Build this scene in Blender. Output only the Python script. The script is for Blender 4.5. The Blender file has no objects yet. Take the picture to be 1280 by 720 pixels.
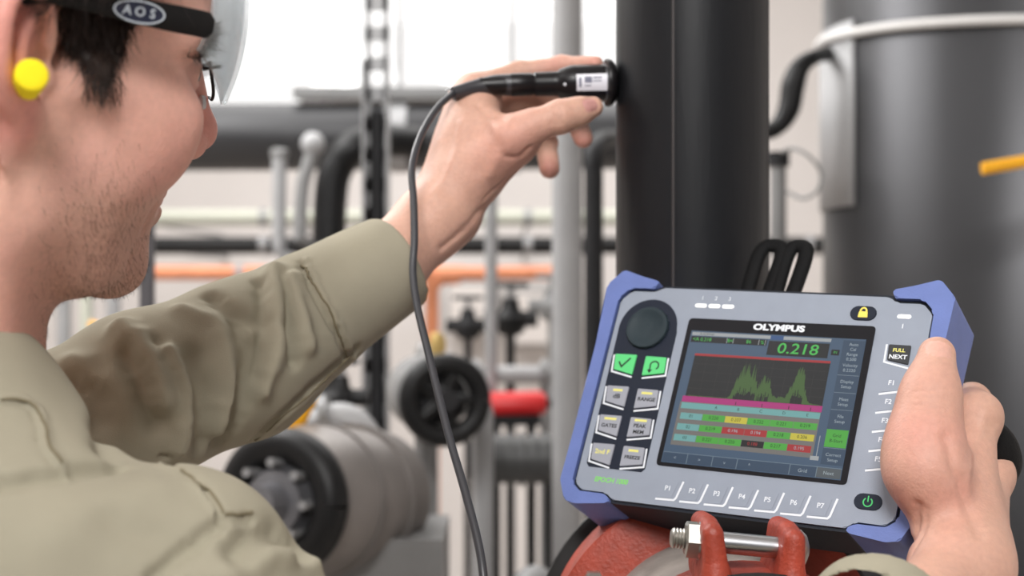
import bpy, bmesh, math, random
import numpy as np
from mathutils import Vector, Matrix

random.seed(7)
SC = bpy.context.scene
COL = SC.collection

# ---------------------------------------------------------------- camera, sky, lights, exposure
FPX = 1280 * 50 / 36          # focal length in pixels of the 1280 px wide frame
EYE = 1.5                     # camera height
cam_d = bpy.data.cameras.new('camera')
cam_d.lens = 50; cam_d.sensor_width = 36; cam_d.clip_start = 0.02
cam_d.dof.use_dof = True; cam_d.dof.focus_distance = 0.87; cam_d.dof.aperture_fstop = 5.6
cam = bpy.data.objects.new('camera', cam_d); COL.objects.link(cam)
cam.location = (0, 0, EYE); cam.rotation_euler = (math.pi / 2, 0, 0)
SC.camera = cam

world = bpy.data.worlds.new('overcast_sky'); SC.world = world
world.use_nodes = True
wb = world.node_tree.nodes['Background']
wb.inputs[0].default_value = (1.0, 0.985, 0.97, 1); wb.inputs[1].default_value = 1.7

SC.view_settings.view_transform = 'Standard'
SC.view_settings.look = 'None'
SC.view_settings.gamma = 1
SC.view_settings.exposure = -0.36

def area_light(name, loc, target, sx, sy, power, color=(1, 1, 1)):
    d = bpy.data.lights.new(name, 'AREA'); d.shape = 'RECTANGLE'; d.size = sx; d.size_y = sy
    d.energy = power; d.color = color
    o = bpy.data.objects.new(name, d); COL.objects.link(o); o.location = loc
    o.rotation_euler = (Vector(target) - Vector(loc)).to_track_quat('-Z', 'Y').to_euler()
    return o
area_light('work_lamp', (-0.15, -1.6, 3.2), (0.0, 0.9, 1.45), 1.0, 0.9, 128, (1, 0.985, 0.97))
area_light('ceiling_lamp', (-1.5, 0.2, 3.35), (-1.5, 0.2, 0), 1.0, 1.0, 16, (1, 0.99, 0.98))  # unseen fill light, set to the left to keep the tank's right side dark
area_light('hall_fill', (-0.2, 3.6, 3.4), (-0.2, 3.6, 0), 3.4, 2.4, 118, (1, 0.99, 0.98))  # unseen light added to brighten the back wall and the tank's left side
area_light('side_fill', (-1.3, 2.3, 2.9), (0.9, 2.5, 1.5), 1.2, 0.8, 60, (1, 0.99, 0.98))  # unseen light added to brighten the left flank of the tank

# ---------------------------------------------------------------- helpers
def P(px, py, d):
    """world point seen at pixel (px, py) of the 1280x720 photograph, d metres in front of the lens plane"""
    return np.array([(px - 640) / FPX * d, d, EYE + (360 - py) / FPX * d])

def srgb(r, g, b):
    f = lambda c: (c / 12.92 if c <= 0.04045 else ((c + 0.055) / 1.055) ** 2.4)
    return (f(r / 255), f(g / 255), f(b / 255), 1)

MATS = {}
def mat(name, col, rough=0.5, metal=0.0, spec=0.5, var=0.0, vscale=40, bump=0.0, bscale=200, emit=0.0, coat=0.0, stretch=None, sss=0.0, attr=None):
    if name in MATS: return MATS[name]
    m = bpy.data.materials.new(name); m.use_nodes = True; MATS[name] = m
    nt = m.node_tree; b = nt.nodes['Principled BSDF']
    b.inputs['Base Color'].default_value = col
    b.inputs['Roughness'].default_value = rough; b.inputs['Metallic'].default_value = metal
    b.inputs['Specular IOR Level'].default_value = spec
    if coat: b.inputs['Coat Weight'].default_value = coat
    if emit:
        b.inputs['Emission Color'].default_value = col; b.inputs['Emission Strength'].default_value = emit
    tc = nt.nodes.new('ShaderNodeTexCoord')
    vec = tc.outputs['Object']
    if stretch:
        mp = nt.nodes.new('ShaderNodeMapping'); mp.inputs['Scale'].default_value = stretch
        nt.links.new(vec, mp.inputs['Vector']); vec = mp.outputs['Vector']
    base = None
    if attr:
        a = nt.nodes.new('ShaderNodeVertexColor'); a.layer_name = attr
        base = a.outputs['Color']; nt.links.new(base, b.inputs['Base Color'])
    if var:
        n = nt.nodes.new('ShaderNodeTexNoise'); n.inputs['Scale'].default_value = vscale; n.inputs['Detail'].default_value = 6
        nt.links.new(vec, n.inputs['Vector'])
        rp = nt.nodes.new('ShaderNodeMapRange'); rp.inputs['From Min'].default_value = 0.3; rp.inputs['From Max'].default_value = 0.7
        rp.inputs['To Min'].default_value = 1 - var; rp.inputs['To Max'].default_value = 1 + var
        nt.links.new(n.outputs['Fac'], rp.inputs['Value'])
        mx = nt.nodes.new('ShaderNodeVectorMath'); mx.operation = 'SCALE'
        if base: nt.links.new(base, mx.inputs[0])
        else: mx.inputs[0].default_value = col[:3]
        nt.links.new(rp.outputs['Result'], mx.inputs['Scale'])
        nt.links.new(mx.outputs['Vector'], b.inputs['Base Color'])
        rr = nt.nodes.new('ShaderNodeMapRange'); rr.inputs['To Min'].default_value = max(rough - 0.12 * min(1, var * 3), 0.02); rr.inputs['To Max'].default_value = min(rough + 0.12 * min(1, var * 3), 1)
        nt.links.new(n.outputs['Fac'], rr.inputs['Value']); nt.links.new(rr.outputs['Result'], b.inputs['Roughness'])
    if bump:
        n2 = nt.nodes.new('ShaderNodeTexNoise'); n2.inputs['Scale'].default_value = bscale; n2.inputs['Detail'].default_value = 4
        nt.links.new(vec, n2.inputs['Vector'])
        bp = nt.nodes.new('ShaderNodeBump'); bp.inputs['Strength'].default_value = bump; bp.inputs['Distance'].default_value = 0.001
        nt.links.new(n2.outputs['Fac'], bp.inputs['Height']); nt.links.new(bp.outputs['Normal'], b.inputs['Normal'])
    if sss:
        b.inputs['Subsurface Weight'].default_value = sss
        b.inputs['Subsurface Radius'].default_value = (1.0, 0.35, 0.2)
        b.inputs['Subsurface Scale'].default_value = 0.004
    return m

def mesh_obj(name, verts, faces, m, parent=None, smooth=True, mats=None):
    me = bpy.data.meshes.new(name)
    me.from_pydata([tuple(map(float, v)) for v in verts], [], faces)
    me.update()
    o = bpy.data.objects.new(name, me); COL.objects.link(o)
    me.materials.append(m)
    if smooth: me.polygons.foreach_set('use_smooth', [True] * len(me.polygons))
    if parent is not None: o.parent = parent
    return o

def bm_obj(name, bm, m, parent=None, smooth=False, autosmooth=None):
    me = bpy.data.meshes.new(name)
    bmesh.ops.recalc_face_normals(bm, faces=bm.faces[:])
    bm.to_mesh(me); bm.free()
    o = bpy.data.objects.new(name, me); COL.objects.link(o)
    me.materials.append(m)
    if smooth or autosmooth: me.polygons.foreach_set('use_smooth', [True] * len(me.polygons))
    if autosmooth:
        me.set_sharp_from_angle(angle=math.radians(autosmooth))
    if parent is not None: o.parent = parent
    return o

def tag(o, label, cat, group=None):
    o['label'] = label; o['category'] = cat
    if group: o['group'] = group
    return o

def thing(name, label, cat, loc=(0, 0, 0), group=None):
    o = bpy.data.objects.new(name, None); COL.objects.link(o)
    o.empty_display_size = 0.05; o.location = tuple(map(float, loc))
    return tag(o, label, cat, group)

def structure(o):
    o['kind'] = 'structure'; return o

def frame_from_axis(d):
    d = np.asarray(d, float); d = d / np.linalg.norm(d)
    h = np.array([0, 0, 1.0]) if abs(d[2]) < 0.9 else np.array([1.0, 0, 0])
    x = np.cross(h, d); x /= np.linalg.norm(x); y = np.cross(d, x)
    return x, y, d

def bm_lathe(bm, a, b, prof, seg=32, capped=True):
    """prof: list of (t along a->b in metres from a, radius)"""
    a = np.asarray(a, float); b = np.asarray(b, float)
    x, y, d = frame_from_axis(b - a)
    rings = []
    for t, r in prof:
        rings.append([bm.verts.new(tuple(a + d * t + (x * math.cos(2 * math.pi * i / seg) + y * math.sin(2 * math.pi * i / seg)) * max(r, 1e-5))) for i in range(seg)])
    for q in range(len(rings) - 1):
        for i in range(seg):
            j = (i + 1) % seg
            bm.faces.new((rings[q][i], rings[q][j], rings[q + 1][j], rings[q + 1][i]))
    if capped:
        bm.faces.new(rings[0][::-1]); bm.faces.new(rings[-1])
    return bm

def bm_cyl(bm, a, b, r, seg=24, bev=0.0):
    L = float(np.linalg.norm(np.asarray(b, float) - np.asarray(a, float)))
    pr = [(0, r), (L, r)] if not bev else [(0, r - bev), (bev * 0.3, r - bev * 0.3), (bev, r), (L - bev, r), (L - bev * 0.3, r - bev * 0.3), (L, r - bev)]
    return bm_lathe(bm, a, b, pr, seg)

def cyl(name, a, b, r, m, parent=None, seg=24, bev=0.0):
    bm = bmesh.new(); bm_cyl(bm, a, b, r, seg, bev)
    return bm_obj(name, bm, m, parent, autosmooth=40)

def lathe(name, a, b, prof, m, parent=None, seg=40, ang=40):
    bm = bmesh.new(); bm_lathe(bm, a, b, prof, seg)
    return bm_obj(name, bm, m, parent, autosmooth=ang)

def bm_box(bm, c, s, R=None, bev=0.0):
    r = bmesh.ops.create_cube(bm, size=1)
    for v in r['verts']:
        v.co = Vector((v.co.x * s[0], v.co.y * s[1], v.co.z * s[2]))
    if bev:
        es = list({e for v in r['verts'] for e in v.link_edges})
        g = bmesh.ops.bevel(bm, geom=es, offset=bev, segments=2, affect='EDGES')
        vs = {v for f in g['faces'] for v in f.verts} | {v for v in r['verts'] if v.is_valid}
    else: vs = set(r['verts'])
    for v in vs:
        q = Vector(v.co)
        if R is not None: q = Matrix(np.asarray(R).tolist()) @ q
        v.co = q + Vector(tuple(map(float, c)))
    return bm

def box(name, c, s, m, parent=None, R=None, bev=0.0):
    bm = bmesh.new(); bm_box(bm, c, s, R, bev)
    return bm_obj(name, bm, m, parent)

def smooth_path(pts, n=8):
    pts = [np.asarray(p, float) for p in pts]; out = []
    q = [2 * pts[0] - pts[1]] + pts + [2 * pts[-1] - pts[-2]]
    for i in range(1, len(q) - 2):
        for k in range(n):
            t = k / n
            out.append(0.5 * (2 * q[i] + (q[i + 1] - q[i - 1]) * t + (2 * q[i - 1] - 5 * q[i] + 4 * q[i + 1] - q[i + 2]) * t * t + (3 * q[i] - q[i - 1] - 3 * q[i + 1] + q[i + 2]) * t ** 3))
    out.append(pts[-1]); return out

def bm_tube(bm, pts, r, seg=12, flat=1.0):
    pts = [np.asarray(p, float) for p in pts]; n = len(pts)
    rr = r if hasattr(r, '__len__') else [r] * n
    T = [pts[min(i + 1, n - 1)] - pts[max(i - 1, 0)] for i in range(n)]
    T = [t / (np.linalg.norm(t) + 1e-12) for t in T]
    x, y, _ = frame_from_axis(T[0]); rings = []
    for i in range(n):
        x = x - T[i] * (x @ T[i]); x /= np.linalg.norm(x) + 1e-12; y = np.cross(T[i], x)
        rings.append([bm.verts.new(tuple(pts[i] + rr[i] * (x * math.cos(2 * math.pi * k / seg) + y * flat * math.sin(2 * math.pi * k / seg)))) for k in range(seg)])
    for i in range(n - 1):
        for k in range(seg):
            j = (k + 1) % seg
            bm.faces.new((rings[i][k], rings[i][j], rings[i + 1][j], rings[i + 1][k]))
    bm.faces.new(rings[0][::-1]); bm.faces.new(rings[-1])
    return bm

def tube(name, pts, r, m, parent=None, seg=12, n=8, smooth=True):
    if smooth:
        np_ = smooth_path(pts, n)
        if hasattr(r, '__len__'):
            k = np.linspace(0, len(r) - 1, len(np_)); r = list(np.interp(k, range(len(r)), r))
        pts = np_
    bm = bmesh.new(); bm_tube(bm, pts, r, seg)
    return bm_obj(name, bm, m, parent, autosmooth=50)

def bm_prism(bm, poly, v0, v1, bev=0.0, seg=2):
    """polygon in (u, w), extruded along v from v0 (front, facing -v) to v1; local axes x=u, y=v, z=w"""
    a = [bm.verts.new((u, v0, w)) for u, w in poly]; b = [bm.verts.new((u, v1, w)) for u, w in poly]
    n = len(poly)
    f0 = bm.faces.new(a); f1 = bm.faces.new(b[::-1])
    for i in range(n):
        j = (i + 1) % n; bm.faces.new((a[i], b[i], b[j], a[j]))
    if bev:
        es = list(f0.edges)
        bmesh.ops.bevel(bm, geom=es, offset=bev, segments=seg, affect='EDGES')
    return bm

def prism(name, poly, v0, v1, m, parent=None, bev=0.0, seg=2):
    bm = bmesh.new(); bm_prism(bm, poly, v0, v1, bev, seg)
    return bm_obj(name, bm, m, parent, autosmooth=35)

def rounded(poly, r, n=5):
    out = []; N = len(poly)
    for i in range(N):
        p0, p1, p2 = (np.array(poly[(i + k) % N], float) for k in (-1, 0, 1))
        a = (p0 - p1) / np.linalg.norm(p0 - p1); b = (p2 - p1) / np.linalg.norm(p2 - p1)
        rr = min(r, np.linalg.norm(p0 - p1) * 0.45, np.linalg.norm(p2 - p1) * 0.45)
        s, e = p1 + a * rr, p1 + b * rr
        for k in range(n + 1):
            t = k / n; out.append(tuple((1 - t) ** 2 * s + 2 * t * (1 - t) * p1 + t * t * e))
    return out

def oval(cu, cw, ru, rw, n=28):
    return [(cu + ru * math.cos(2 * math.pi * i / n), cw + rw * math.sin(2 * math.pi * i / n)) for i in range(n)]

def stadium(cu, cw, hu, hw, n=8):
    pts = []
    for i in range(n + 1):
        a = -math.pi / 2 + math.pi * i / n; pts.append((cu + hu - hw + hw * math.cos(a), cw + hw * math.sin(a)))
    for i in range(n + 1):
        a = math.pi / 2 + math.pi * i / n; pts.append((cu - hu + hw + hw * math.cos(a), cw + hw * math.sin(a)))
    return pts

def ribbon_poly(pts, w):
    pts = [np.array(p, float) for p in pts]; L = []; R = []
    for i, p in enumerate(pts):
        d0 = pts[i] - pts[i - 1] if i > 0 else pts[1] - pts[0]; d1 = pts[i + 1] - pts[i] if i < len(pts) - 1 else d0
        d0 = d0 / np.linalg.norm(d0); d1 = d1 / np.linalg.norm(d1); t = d0 + d1; t /= np.linalg.norm(t)
        n = np.array([-t[1], t[0]]); k = 1 / max(0.5, n @ np.array([-d0[1], d0[0]]))
        L.append(tuple(p + n * w / 2 * k)); R.append(tuple(p - n * w / 2 * k))
    return L + R[::-1]

def text_bm(bm, body, size, cu, cw, v, sx=1.0, bold=0.0, shear=0.0, align='CENTER', M=None):
    """flat lettering laid in the (u, w) plane at depth v, appended to bm"""
    cu_d = bpy.data.curves.new('t', 'FONT'); cu_d.body = body; cu_d.size = size; cu_d.align_x = align; cu_d.align_y = 'CENTER'
    cu_d.offset = bold; cu_d.shear = shear; cu_d.resolution_u = 3
    ob = bpy.data.objects.new('t', cu_d); COL.objects.link(ob)
    dg = bpy.context.evaluated_depsgraph_get(); me = bpy.data.meshes.new_from_object(ob.evaluated_get(dg))
    vs = []
    for q in me.vertices:
        p = Vector((cu + q.co.x * sx, v, cw + q.co.y))
        if M is not None: p = M(q.co.x * sx, q.co.y)
        vs.append(bm.verts.new(p))
    for f in me.polygons:
        try: bm.faces.new([vs[i] for i in f.vertices])
        except ValueError: pass
    bpy.data.objects.remove(ob); bpy.data.curves.remove(cu_d); bpy.data.meshes.remove(me)
    return bm

# ---------------------------------------------------------------- implicit-surface modeller
class Field:
    def __init__(s): s.ops = []; s.frames = [None]
    def frame(s, O, A): s.frames.append((np.asarray(O, np.float32), np.asarray(A, np.float32))); return len(s.frames) - 1
    def add(s, kind, fn, lo, hi, k, fr):
        lo = np.asarray(lo, float); hi = np.asarray(hi, float)
        if fr:
            O, A = s.frames[fr]
            c = np.array([[x, y, z] for x in (lo[0], hi[0]) for y in (lo[1], hi[1]) for z in (lo[2], hi[2])]) @ A + O
            lo, hi = c.min(0), c.max(0)
        s.ops.append((kind, fn, lo - 2.2 * k - 0.004, hi + 2.2 * k + 0.004, k, fr))
    def cone(s, a, b, r1, r2=None, k=0.01, fr=0, sub=False):
        a = np.asarray(a, np.float32); b = np.asarray(b, np.float32); r2 = r1 if r2 is None else r2
        ab = b - a; L2 = float(ab @ ab) + 1e-12
        def fn(p):
            t = np.clip(((p - a) @ ab) / L2, 0, 1)
            return np.linalg.norm(p - a - t[:, None] * ab, axis=1) - (r1 + (r2 - r1) * t)
        m = max(r1, r2)
        s.add('s' if sub else 'u', fn, np.minimum(a, b) - m, np.maximum(a, b) + m, k, fr)
    def chain(s, pts, rs, k=0.01, fr=0, sub=False, kin=None):
        for i in range(len(pts) - 1): s.cone(pts[i], pts[i + 1], rs[i], rs[i + 1], (k if i == 0 or kin is None else kin), fr, sub)
    def ell(s, c, r, k=0.01, fr=0, R=None, sub=False):
        c = np.asarray(c, np.float32); r = np.asarray(r, np.float32); RR = None if R is None else np.asarray(R, np.float32)
        def fn(p):
            q = p - c
            if RR is not None: q = q @ RR.T
            k0 = np.linalg.norm(q / r, axis=1); k1 = np.linalg.norm(q / (r * r), axis=1)
            return k0 * (k0 - 1) / np.maximum(k1, 1e-6)
        m = (r if R is None else np.full(3, r.max())) + k * 1.5 + .004
        s.add('s' if sub else 'u', fn, c - m, c + m, k, fr)
    def cyl_cut(s, c, n, R, L, k=.003):
        c = np.asarray(c, np.float32); n = np.asarray(n, np.float32); n = n / np.linalg.norm(n)
        def fn(p):
            q = p - c; t = q @ n
            return np.maximum(np.maximum(-t, t - L), np.linalg.norm(q - t[:, None] * n, axis=1) - R)
        e = c + n * L; s.add('s', fn, np.minimum(c, e) - R, np.maximum(c, e) + R, k, 0)
    def half(s, c, n, k=0.004, fr=0):
        """keep only the side where (p-c).n < 0"""
        c = np.asarray(c, np.float32); n = np.asarray(n, np.float32); n = n / np.linalg.norm(n)
        s.ops.append(('i', lambda p: (p - c) @ n, np.full(3, -99.), np.full(3, 99.), k, fr))
    def ev(s, p, ops):
        p = p.astype(np.float32); d = np.full(len(p), 0.2, np.float32); cache = {0: p}
        for kind, fn, lo, hi, k, fr in ops:
            if fr not in cache:
                O, A = s.frames[fr]; cache[fr] = (p - O) @ A.T
            b = fn(cache[fr])
            if kind == 'u': h = np.maximum(k - np.abs(d - b), 0) / k; d = np.minimum(d, b) - h * h * k / 4
            else:
                if kind == 's': b = -b
                h = np.maximum(k - np.abs(d - b), 0) / k; d = np.maximum(d, b) + h * h * k / 4
        return d
    def mesh(s, h, n=28):
        lo = np.min([o[2] for o in s.ops if o[0] == 'u'], 0); hi = np.max([o[3] for o in s.ops if o[0] == 'u'], 0)
        nb = np.ceil((hi - lo) / (h * n)).astype(int); g = np.arange(n + 1)
        gx = np.stack(np.meshgrid(g, g, g, indexing='ij'), -1).reshape(-1, 3)
        corner = np.array([[x, y, z] for x in (0, 1) for y in (0, 1) for z in (0, 1)])
        edges = [(a, b) for a in range(8) for b in range(a + 1, 8) if np.abs(corner[a] - corner[b]).sum() == 1]
        cells = []; poss = []; qs = []; dims = nb * n + 2
        key = lambda c: (c[:, 0] * dims[1] + c[:, 1]) * dims[2] + c[:, 2]
        for bx in range(nb[0]):
            for by in range(nb[1]):
                for bz in range(nb[2]):
                    i0 = np.array([bx, by, bz]) * n
                    # one extra layer of cells on the low side so that quads on block borders find their cells
                    l = lo + i0 * h; u = l + n * h
                    ops = [o for o in s.ops if np.all(o[2] < u) and np.all(o[3] > l)]
                    if not any(o[0] == 'u' for o in ops): continue
                    c8 = l + (np.array([[0.5, 0.5, 0.5]]) * n) * h
                    F = s.ev(l + gx * h, ops).reshape(n + 1, n + 1, n + 1)
                    S = F < 0
                    if S.all() or not S.any(): continue
                    cs = np.stack([S[c[0]:c[0] + n, c[1]:c[1] + n, c[2]:c[2] + n] for c in corner], 0)
                    act = cs.any(0) & ~cs.all(0)
                    idx = np.argwhere(act)
                    if len(idx):
                        fv = np.stack([F[idx[:, 0] + c[0], idx[:, 1] + c[1], idx[:, 2] + c[2]] for c in corner], 1)
                        acc = np.zeros((len(idx), 3)); cnt = np.zeros(len(idx))
                        for a, b in edges:
                            m = (fv[:, a] < 0) != (fv[:, b] < 0)
                            t = fv[m, a] / (fv[m, a] - fv[m, b])
                            acc[m] += corner[a] + t[:, None] * (corner[b] - corner[a]); cnt[m] += 1
                        cells.append(key(idx + i0)); poss.append(lo + (idx + i0 + acc / cnt[:, None]) * h)
                    for ax in range(3):
                        sl0 = [slice(0, n)] * 3; sl1 = [slice(0, n)] * 3; sl1[ax] = slice(1, n + 1)
                        A_, B_ = S[tuple(sl0)], S[tuple(sl1)]
                        e = np.argwhere(A_ != B_)
                        if not len(e): continue
                        flip = A_[e[:, 0], e[:, 1], e[:, 2]]
                        o1 = np.zeros(3, int); o2 = np.zeros(3, int); o1[(ax + 1) % 3] = 1; o2[(ax + 2) % 3] = 1
                        e = e + i0
                        ok = np.all(e - o1 - o2 >= 0, 1); e = e[ok]; flip = flip[ok]
                        q = np.stack([key(e - o1 - o2), key(e - o2), key(e), key(e - o1)], 1)
                        q[~flip] = q[~flip][:, ::-1]; qs.append(q)
        cells = np.concatenate(cells); poss = np.concatenate(poss); qs = np.concatenate(qs)
        o = np.argsort(cells); cells = cells[o]; poss = poss[o]
        ix = np.searchsorted(cells, qs); ix = np.minimum(ix, len(cells) - 1)
        good = (cells[ix] == qs).all(1)
        return poss, ix[good]

def np_mesh(name, V, Q, m, parent=None, extra=()):
    me = bpy.data.meshes.new(name)
    me.vertices.add(len(V)); me.vertices.foreach_set('co', np.ascontiguousarray(V, np.float32).ravel())
    ex = [np.array(e, np.int32) for e in extra]
    lv = np.concatenate([np.ascontiguousarray(Q, np.int32).ravel()] + ex)
    stt = np.concatenate([np.arange(0, Q.size, Q.shape[1]), Q.size + np.cumsum([0] + [len(e) for e in ex])[:len(ex)]]).astype(np.int32)
    me.loops.add(len(lv)); me.loops.foreach_set('vertex_index', lv)
    me.polygons.add(len(stt)); me.polygons.foreach_set('loop_start', stt)
    me.polygons.foreach_set('use_smooth', np.ones(len(stt), bool))
    me.update(calc_edges=True); me.validate()
    me.materials.append(m)
    o = bpy.data.objects.new(name, me); COL.objects.link(o)
    if parent is not None: o.parent = parent
    return o

def relax(V, Q, it=2, w=0.5):
    for _ in range(it):
        acc = np.zeros_like(V); cnt = np.zeros(len(V))
        for a, b in ((0, 1), (1, 2), (2, 3), (3, 0)):
            np.add.at(acc, Q[:, a], V[Q[:, b]]); np.add.at(acc, Q[:, b], V[Q[:, a]])
            np.add.at(cnt, Q[:, a], 1); np.add.at(cnt, Q[:, b], 1)
        V = V * (1 - w) + w * acc / np.maximum(cnt, 1)[:, None]
    return V

def vnormals(V, Q):
    n = np.cross(V[Q[:, 2]] - V[Q[:, 0]], V[Q[:, 3]] - V[Q[:, 1]])
    N = np.zeros_like(V)
    for i in range(4): np.add.at(N, Q[:, i], n)
    return N / (np.linalg.norm(N, axis=1)[:, None] + 1e-12)

def seg_dist(V, pts):
    d = np.full(len(V), 9.0)
    for a, b in zip(pts[:-1], pts[1:]):
        a = np.asarray(a, float); b = np.asarray(b, float); ab = b - a
        t = np.clip(((V - a) @ ab) / (ab @ ab + 1e-12), 0, 1)
        d = np.minimum(d, np.linalg.norm(V - a - t[:, None] * ab, axis=1))
    return d

def crease(V, N, pts, width, depth):
    """press (depth < 0) or raise (depth > 0) a fold along a 3-D polyline"""
    d = seg_dist(V, pts); return V + N * (depth * np.exp(-(d / width) ** 2))[:, None]

def vnoise(V, scale, seed=0):
    rs = np.random.RandomState(seed); out = np.zeros(len(V))
    for _ in range(6):
        k = rs.normal(size=3) * scale; out += np.sin(V @ k + rs.uniform(0, 6.28))
    return out / 6

# ================================================================ the hall (setting)
plaster = mat('pale_plaster', srgb(232, 227, 224), .85, spec=.2, var=.03, vscale=3)
concrete = mat('concrete_floor', srgb(205, 196, 188), .7, var=.12, vscale=4, bump=.3, bscale=60)
ceilm = mat('white_ceiling', srgb(225, 224, 222), .9)
framem = mat('window_frame_grey', srgb(170, 172, 174), .5)
X0, X1, Y0, Y1, ZC = -3.6, 3.6, -2.6, 6.2, 3.5
structure(box('floor', ((X0 + X1) / 2, (Y0 + Y1) / 2, -.05), (X1 - X0 + .4, Y1 - Y0 + .4, .1), concrete))
structure(box('ceiling', ((X0 + X1) / 2, (Y0 + Y1) / 2, ZC + .05), (X1 - X0 + .4, Y1 - Y0 + .4, .1), ceilm))
structure(box('wall_left', (X0 - .1, (Y0 + Y1) / 2, ZC / 2), (.2, Y1 - Y0 + .4, ZC), plaster))
structure(box('wall_right', (X1 + .1, (Y0 + Y1) / 2, ZC / 2), (.2, Y1 - Y0 + .4, ZC), plaster))
structure(box('wall_front', ((X0 + X1) / 2, Y0 - .1, ZC / 2), (X1 - X0, .2, ZC), mat('dark_reflection_tone', srgb(92, 92, 94), .8, var=.04, vscale=3)))  # unseen wall, coloured dark so that metal and black surfaces reflect less light
# back wall with a wide window opening
WX0, WX1, WZ0, WZ1 = -2.3, .55, 2.17, 3.25
bm = bmesh.new()
for a, b, c_, d_ in ((X0, WX0, 0, ZC), (WX1, X1, 0, ZC), (WX0, WX1, 0, WZ0), (WX0, WX1, WZ1, ZC)):
    bm_box(bm, ((a + b) / 2, Y1 + .1, (c_ + d_) / 2), (b - a, .2, d_ - c_))
structure(bm_obj('wall_back', bm, plaster))
wf = thing('window_1', 'wide bright window high in the back wall', 'window', (0, Y1 + .1, WZ0)); structure(wf)
def inw(o): o.parent = wf; o.matrix_parent_inverse = Matrix.Translation(-wf.location); return o
for x in (WX0 + .03, -1.45, WX1 - .03): inw(box('window_frame', (x, Y1 + .1, (WZ0 + WZ1) / 2), (.06, .08, WZ1 - WZ0), framem))
for z in (WZ0 + .03, WZ1 - .03): inw(box('window_frame', ((WX0 + WX1) / 2, Y1 + .1, z), (WX1 - WX0, .07, .06), framem))
gm = bpy.data.materials.new('window_glass'); gm.use_nodes = True
nt = gm.node_tree; tr_ = nt.nodes.new('ShaderNodeBsdfTransparent'); gs_ = nt.nodes.new('ShaderNodeBsdfGlossy'); gs_.inputs['Roughness'].default_value = .02; mx_ = nt.nodes.new('ShaderNodeMixShader'); mx_.inputs[0].default_value = .06
nt.links.new(tr_.outputs[0], mx_.inputs[1]); nt.links.new(gs_.outputs[0], mx_.inputs[2]); nt.links.new(mx_.outputs[0], nt.nodes['Material Output'].inputs[0])
for a, b in ((WX0 + .06, -1.48), (-1.42, WX1 - .06)): inw(box('pane', ((a + b) / 2, Y1 + .1, (WZ0 + WZ1) / 2), (b - a, .008, WZ1 - WZ0 - .12), gm))

# ================================================================ plant machinery behind, out of focus
def rp(px, d): return px * d / FPX
galv = mat('galvanised_steel', srgb(150, 150, 151), .5, .35, var=.08, vscale=20)
lgrey = mat('light_grey_paint', srgb(156, 156, 157), .5, var=.05, vscale=15)
mgrey = mat('mid_grey_paint', srgb(128, 128, 128), .45, var=.08, vscale=15)
blk = mat('black_paint', srgb(20, 20, 21), .45, spec=.3, var=.2, vscale=20)
blk2 = mat('black_insulation', srgb(34, 34, 36), .6, spec=.3, var=.2, vscale=20, bump=.3, bscale=80)
copper = mat('copper_pipe', srgb(214, 138, 100), .4, .3, var=.1, vscale=15)
redm = mat('red_paint', srgb(205, 42, 44), .4); yel = mat('yellow_paint', srgb(240, 172, 24), .45); mint = mat('pale_green_paint', srgb(196, 198, 184), .6)
def grp(name, label, cat, p, group=None): return thing(name, label, cat, p, group)
def W(root, o): o.parent = root; o.matrix_parent_inverse = Matrix.Translation(-root.location); return o
def hang(root, top, r, m=None):
    W(root, cyl('hanger_rod', top, (top[0], top[1], ZC), r, m or galv, None, 10))
def bracket(root, p, y1, m=None, name='wall_bracket'):
    W(root, box(name, (p[0], (p[1] + y1) / 2, p[2]), (.03, y1 - p[1], .03), m or galv, None))
def stand(root, p, r, m=None, name='support_leg'):
    W(root, cyl(name, (p[0], p[1], 0), p, r, m or galv, None, 14))

# thick duct pipe across the hall
D = 3.4
a, b = P(170, 172, D), P(905, 169, D)
t = grp('duct_pipe', 'thick dark horizontal pipe crossing behind the man at nose height', 'pipe', (a + b) / 2)
W(t, cyl('pipe_wall', a, b, rp(42, D), mat('duct_grey', srgb(52, 52, 54), .4, .2, var=.1, vscale=6), None, 40))
for px in (500, 640):
    c = P(px, 171, D); W(t, lathe('clamp_band', c - np.array([.02, 0, 0]), c + np.array([.02, 0, 0]), [(0, rp(45, D)), (.04, rp(45, D))], galv, None, 36))
    hang(t, (c[0], c[1], c[2] + rp(44, D)), .006)
bx_ = P(500, 124, D + .05)
t = grp('cable_tray', 'grey metal tray lying along the top of the thick dark pipe', 'tray', P(530, 124, D + .02))
W(t, box('tray_base', P(540, 120, D + .02), (rp(340, D), .16, .012), mgrey, None)); W(t, box('side_rail', P(540, 116, D - .05), (rp(340, D), .008, rp(16, D)), mgrey, None)); W(t, box('side_rail', P(540, 116, D + .10), (rp(340, D), .008, rp(16, D)), mgrey, None))
# slotted strut column
D = 2.5
t = grp('strut_channel', 'slotted grey steel strut with a row of holes up its face', 'strut', P(470, 360, D) * np.array([1, 1, 0]))
zt = P(470, -8, D)[2]; x = P(470, 0, D)[0]; w = rp(15, D)
bm = bmesh.new()
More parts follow.
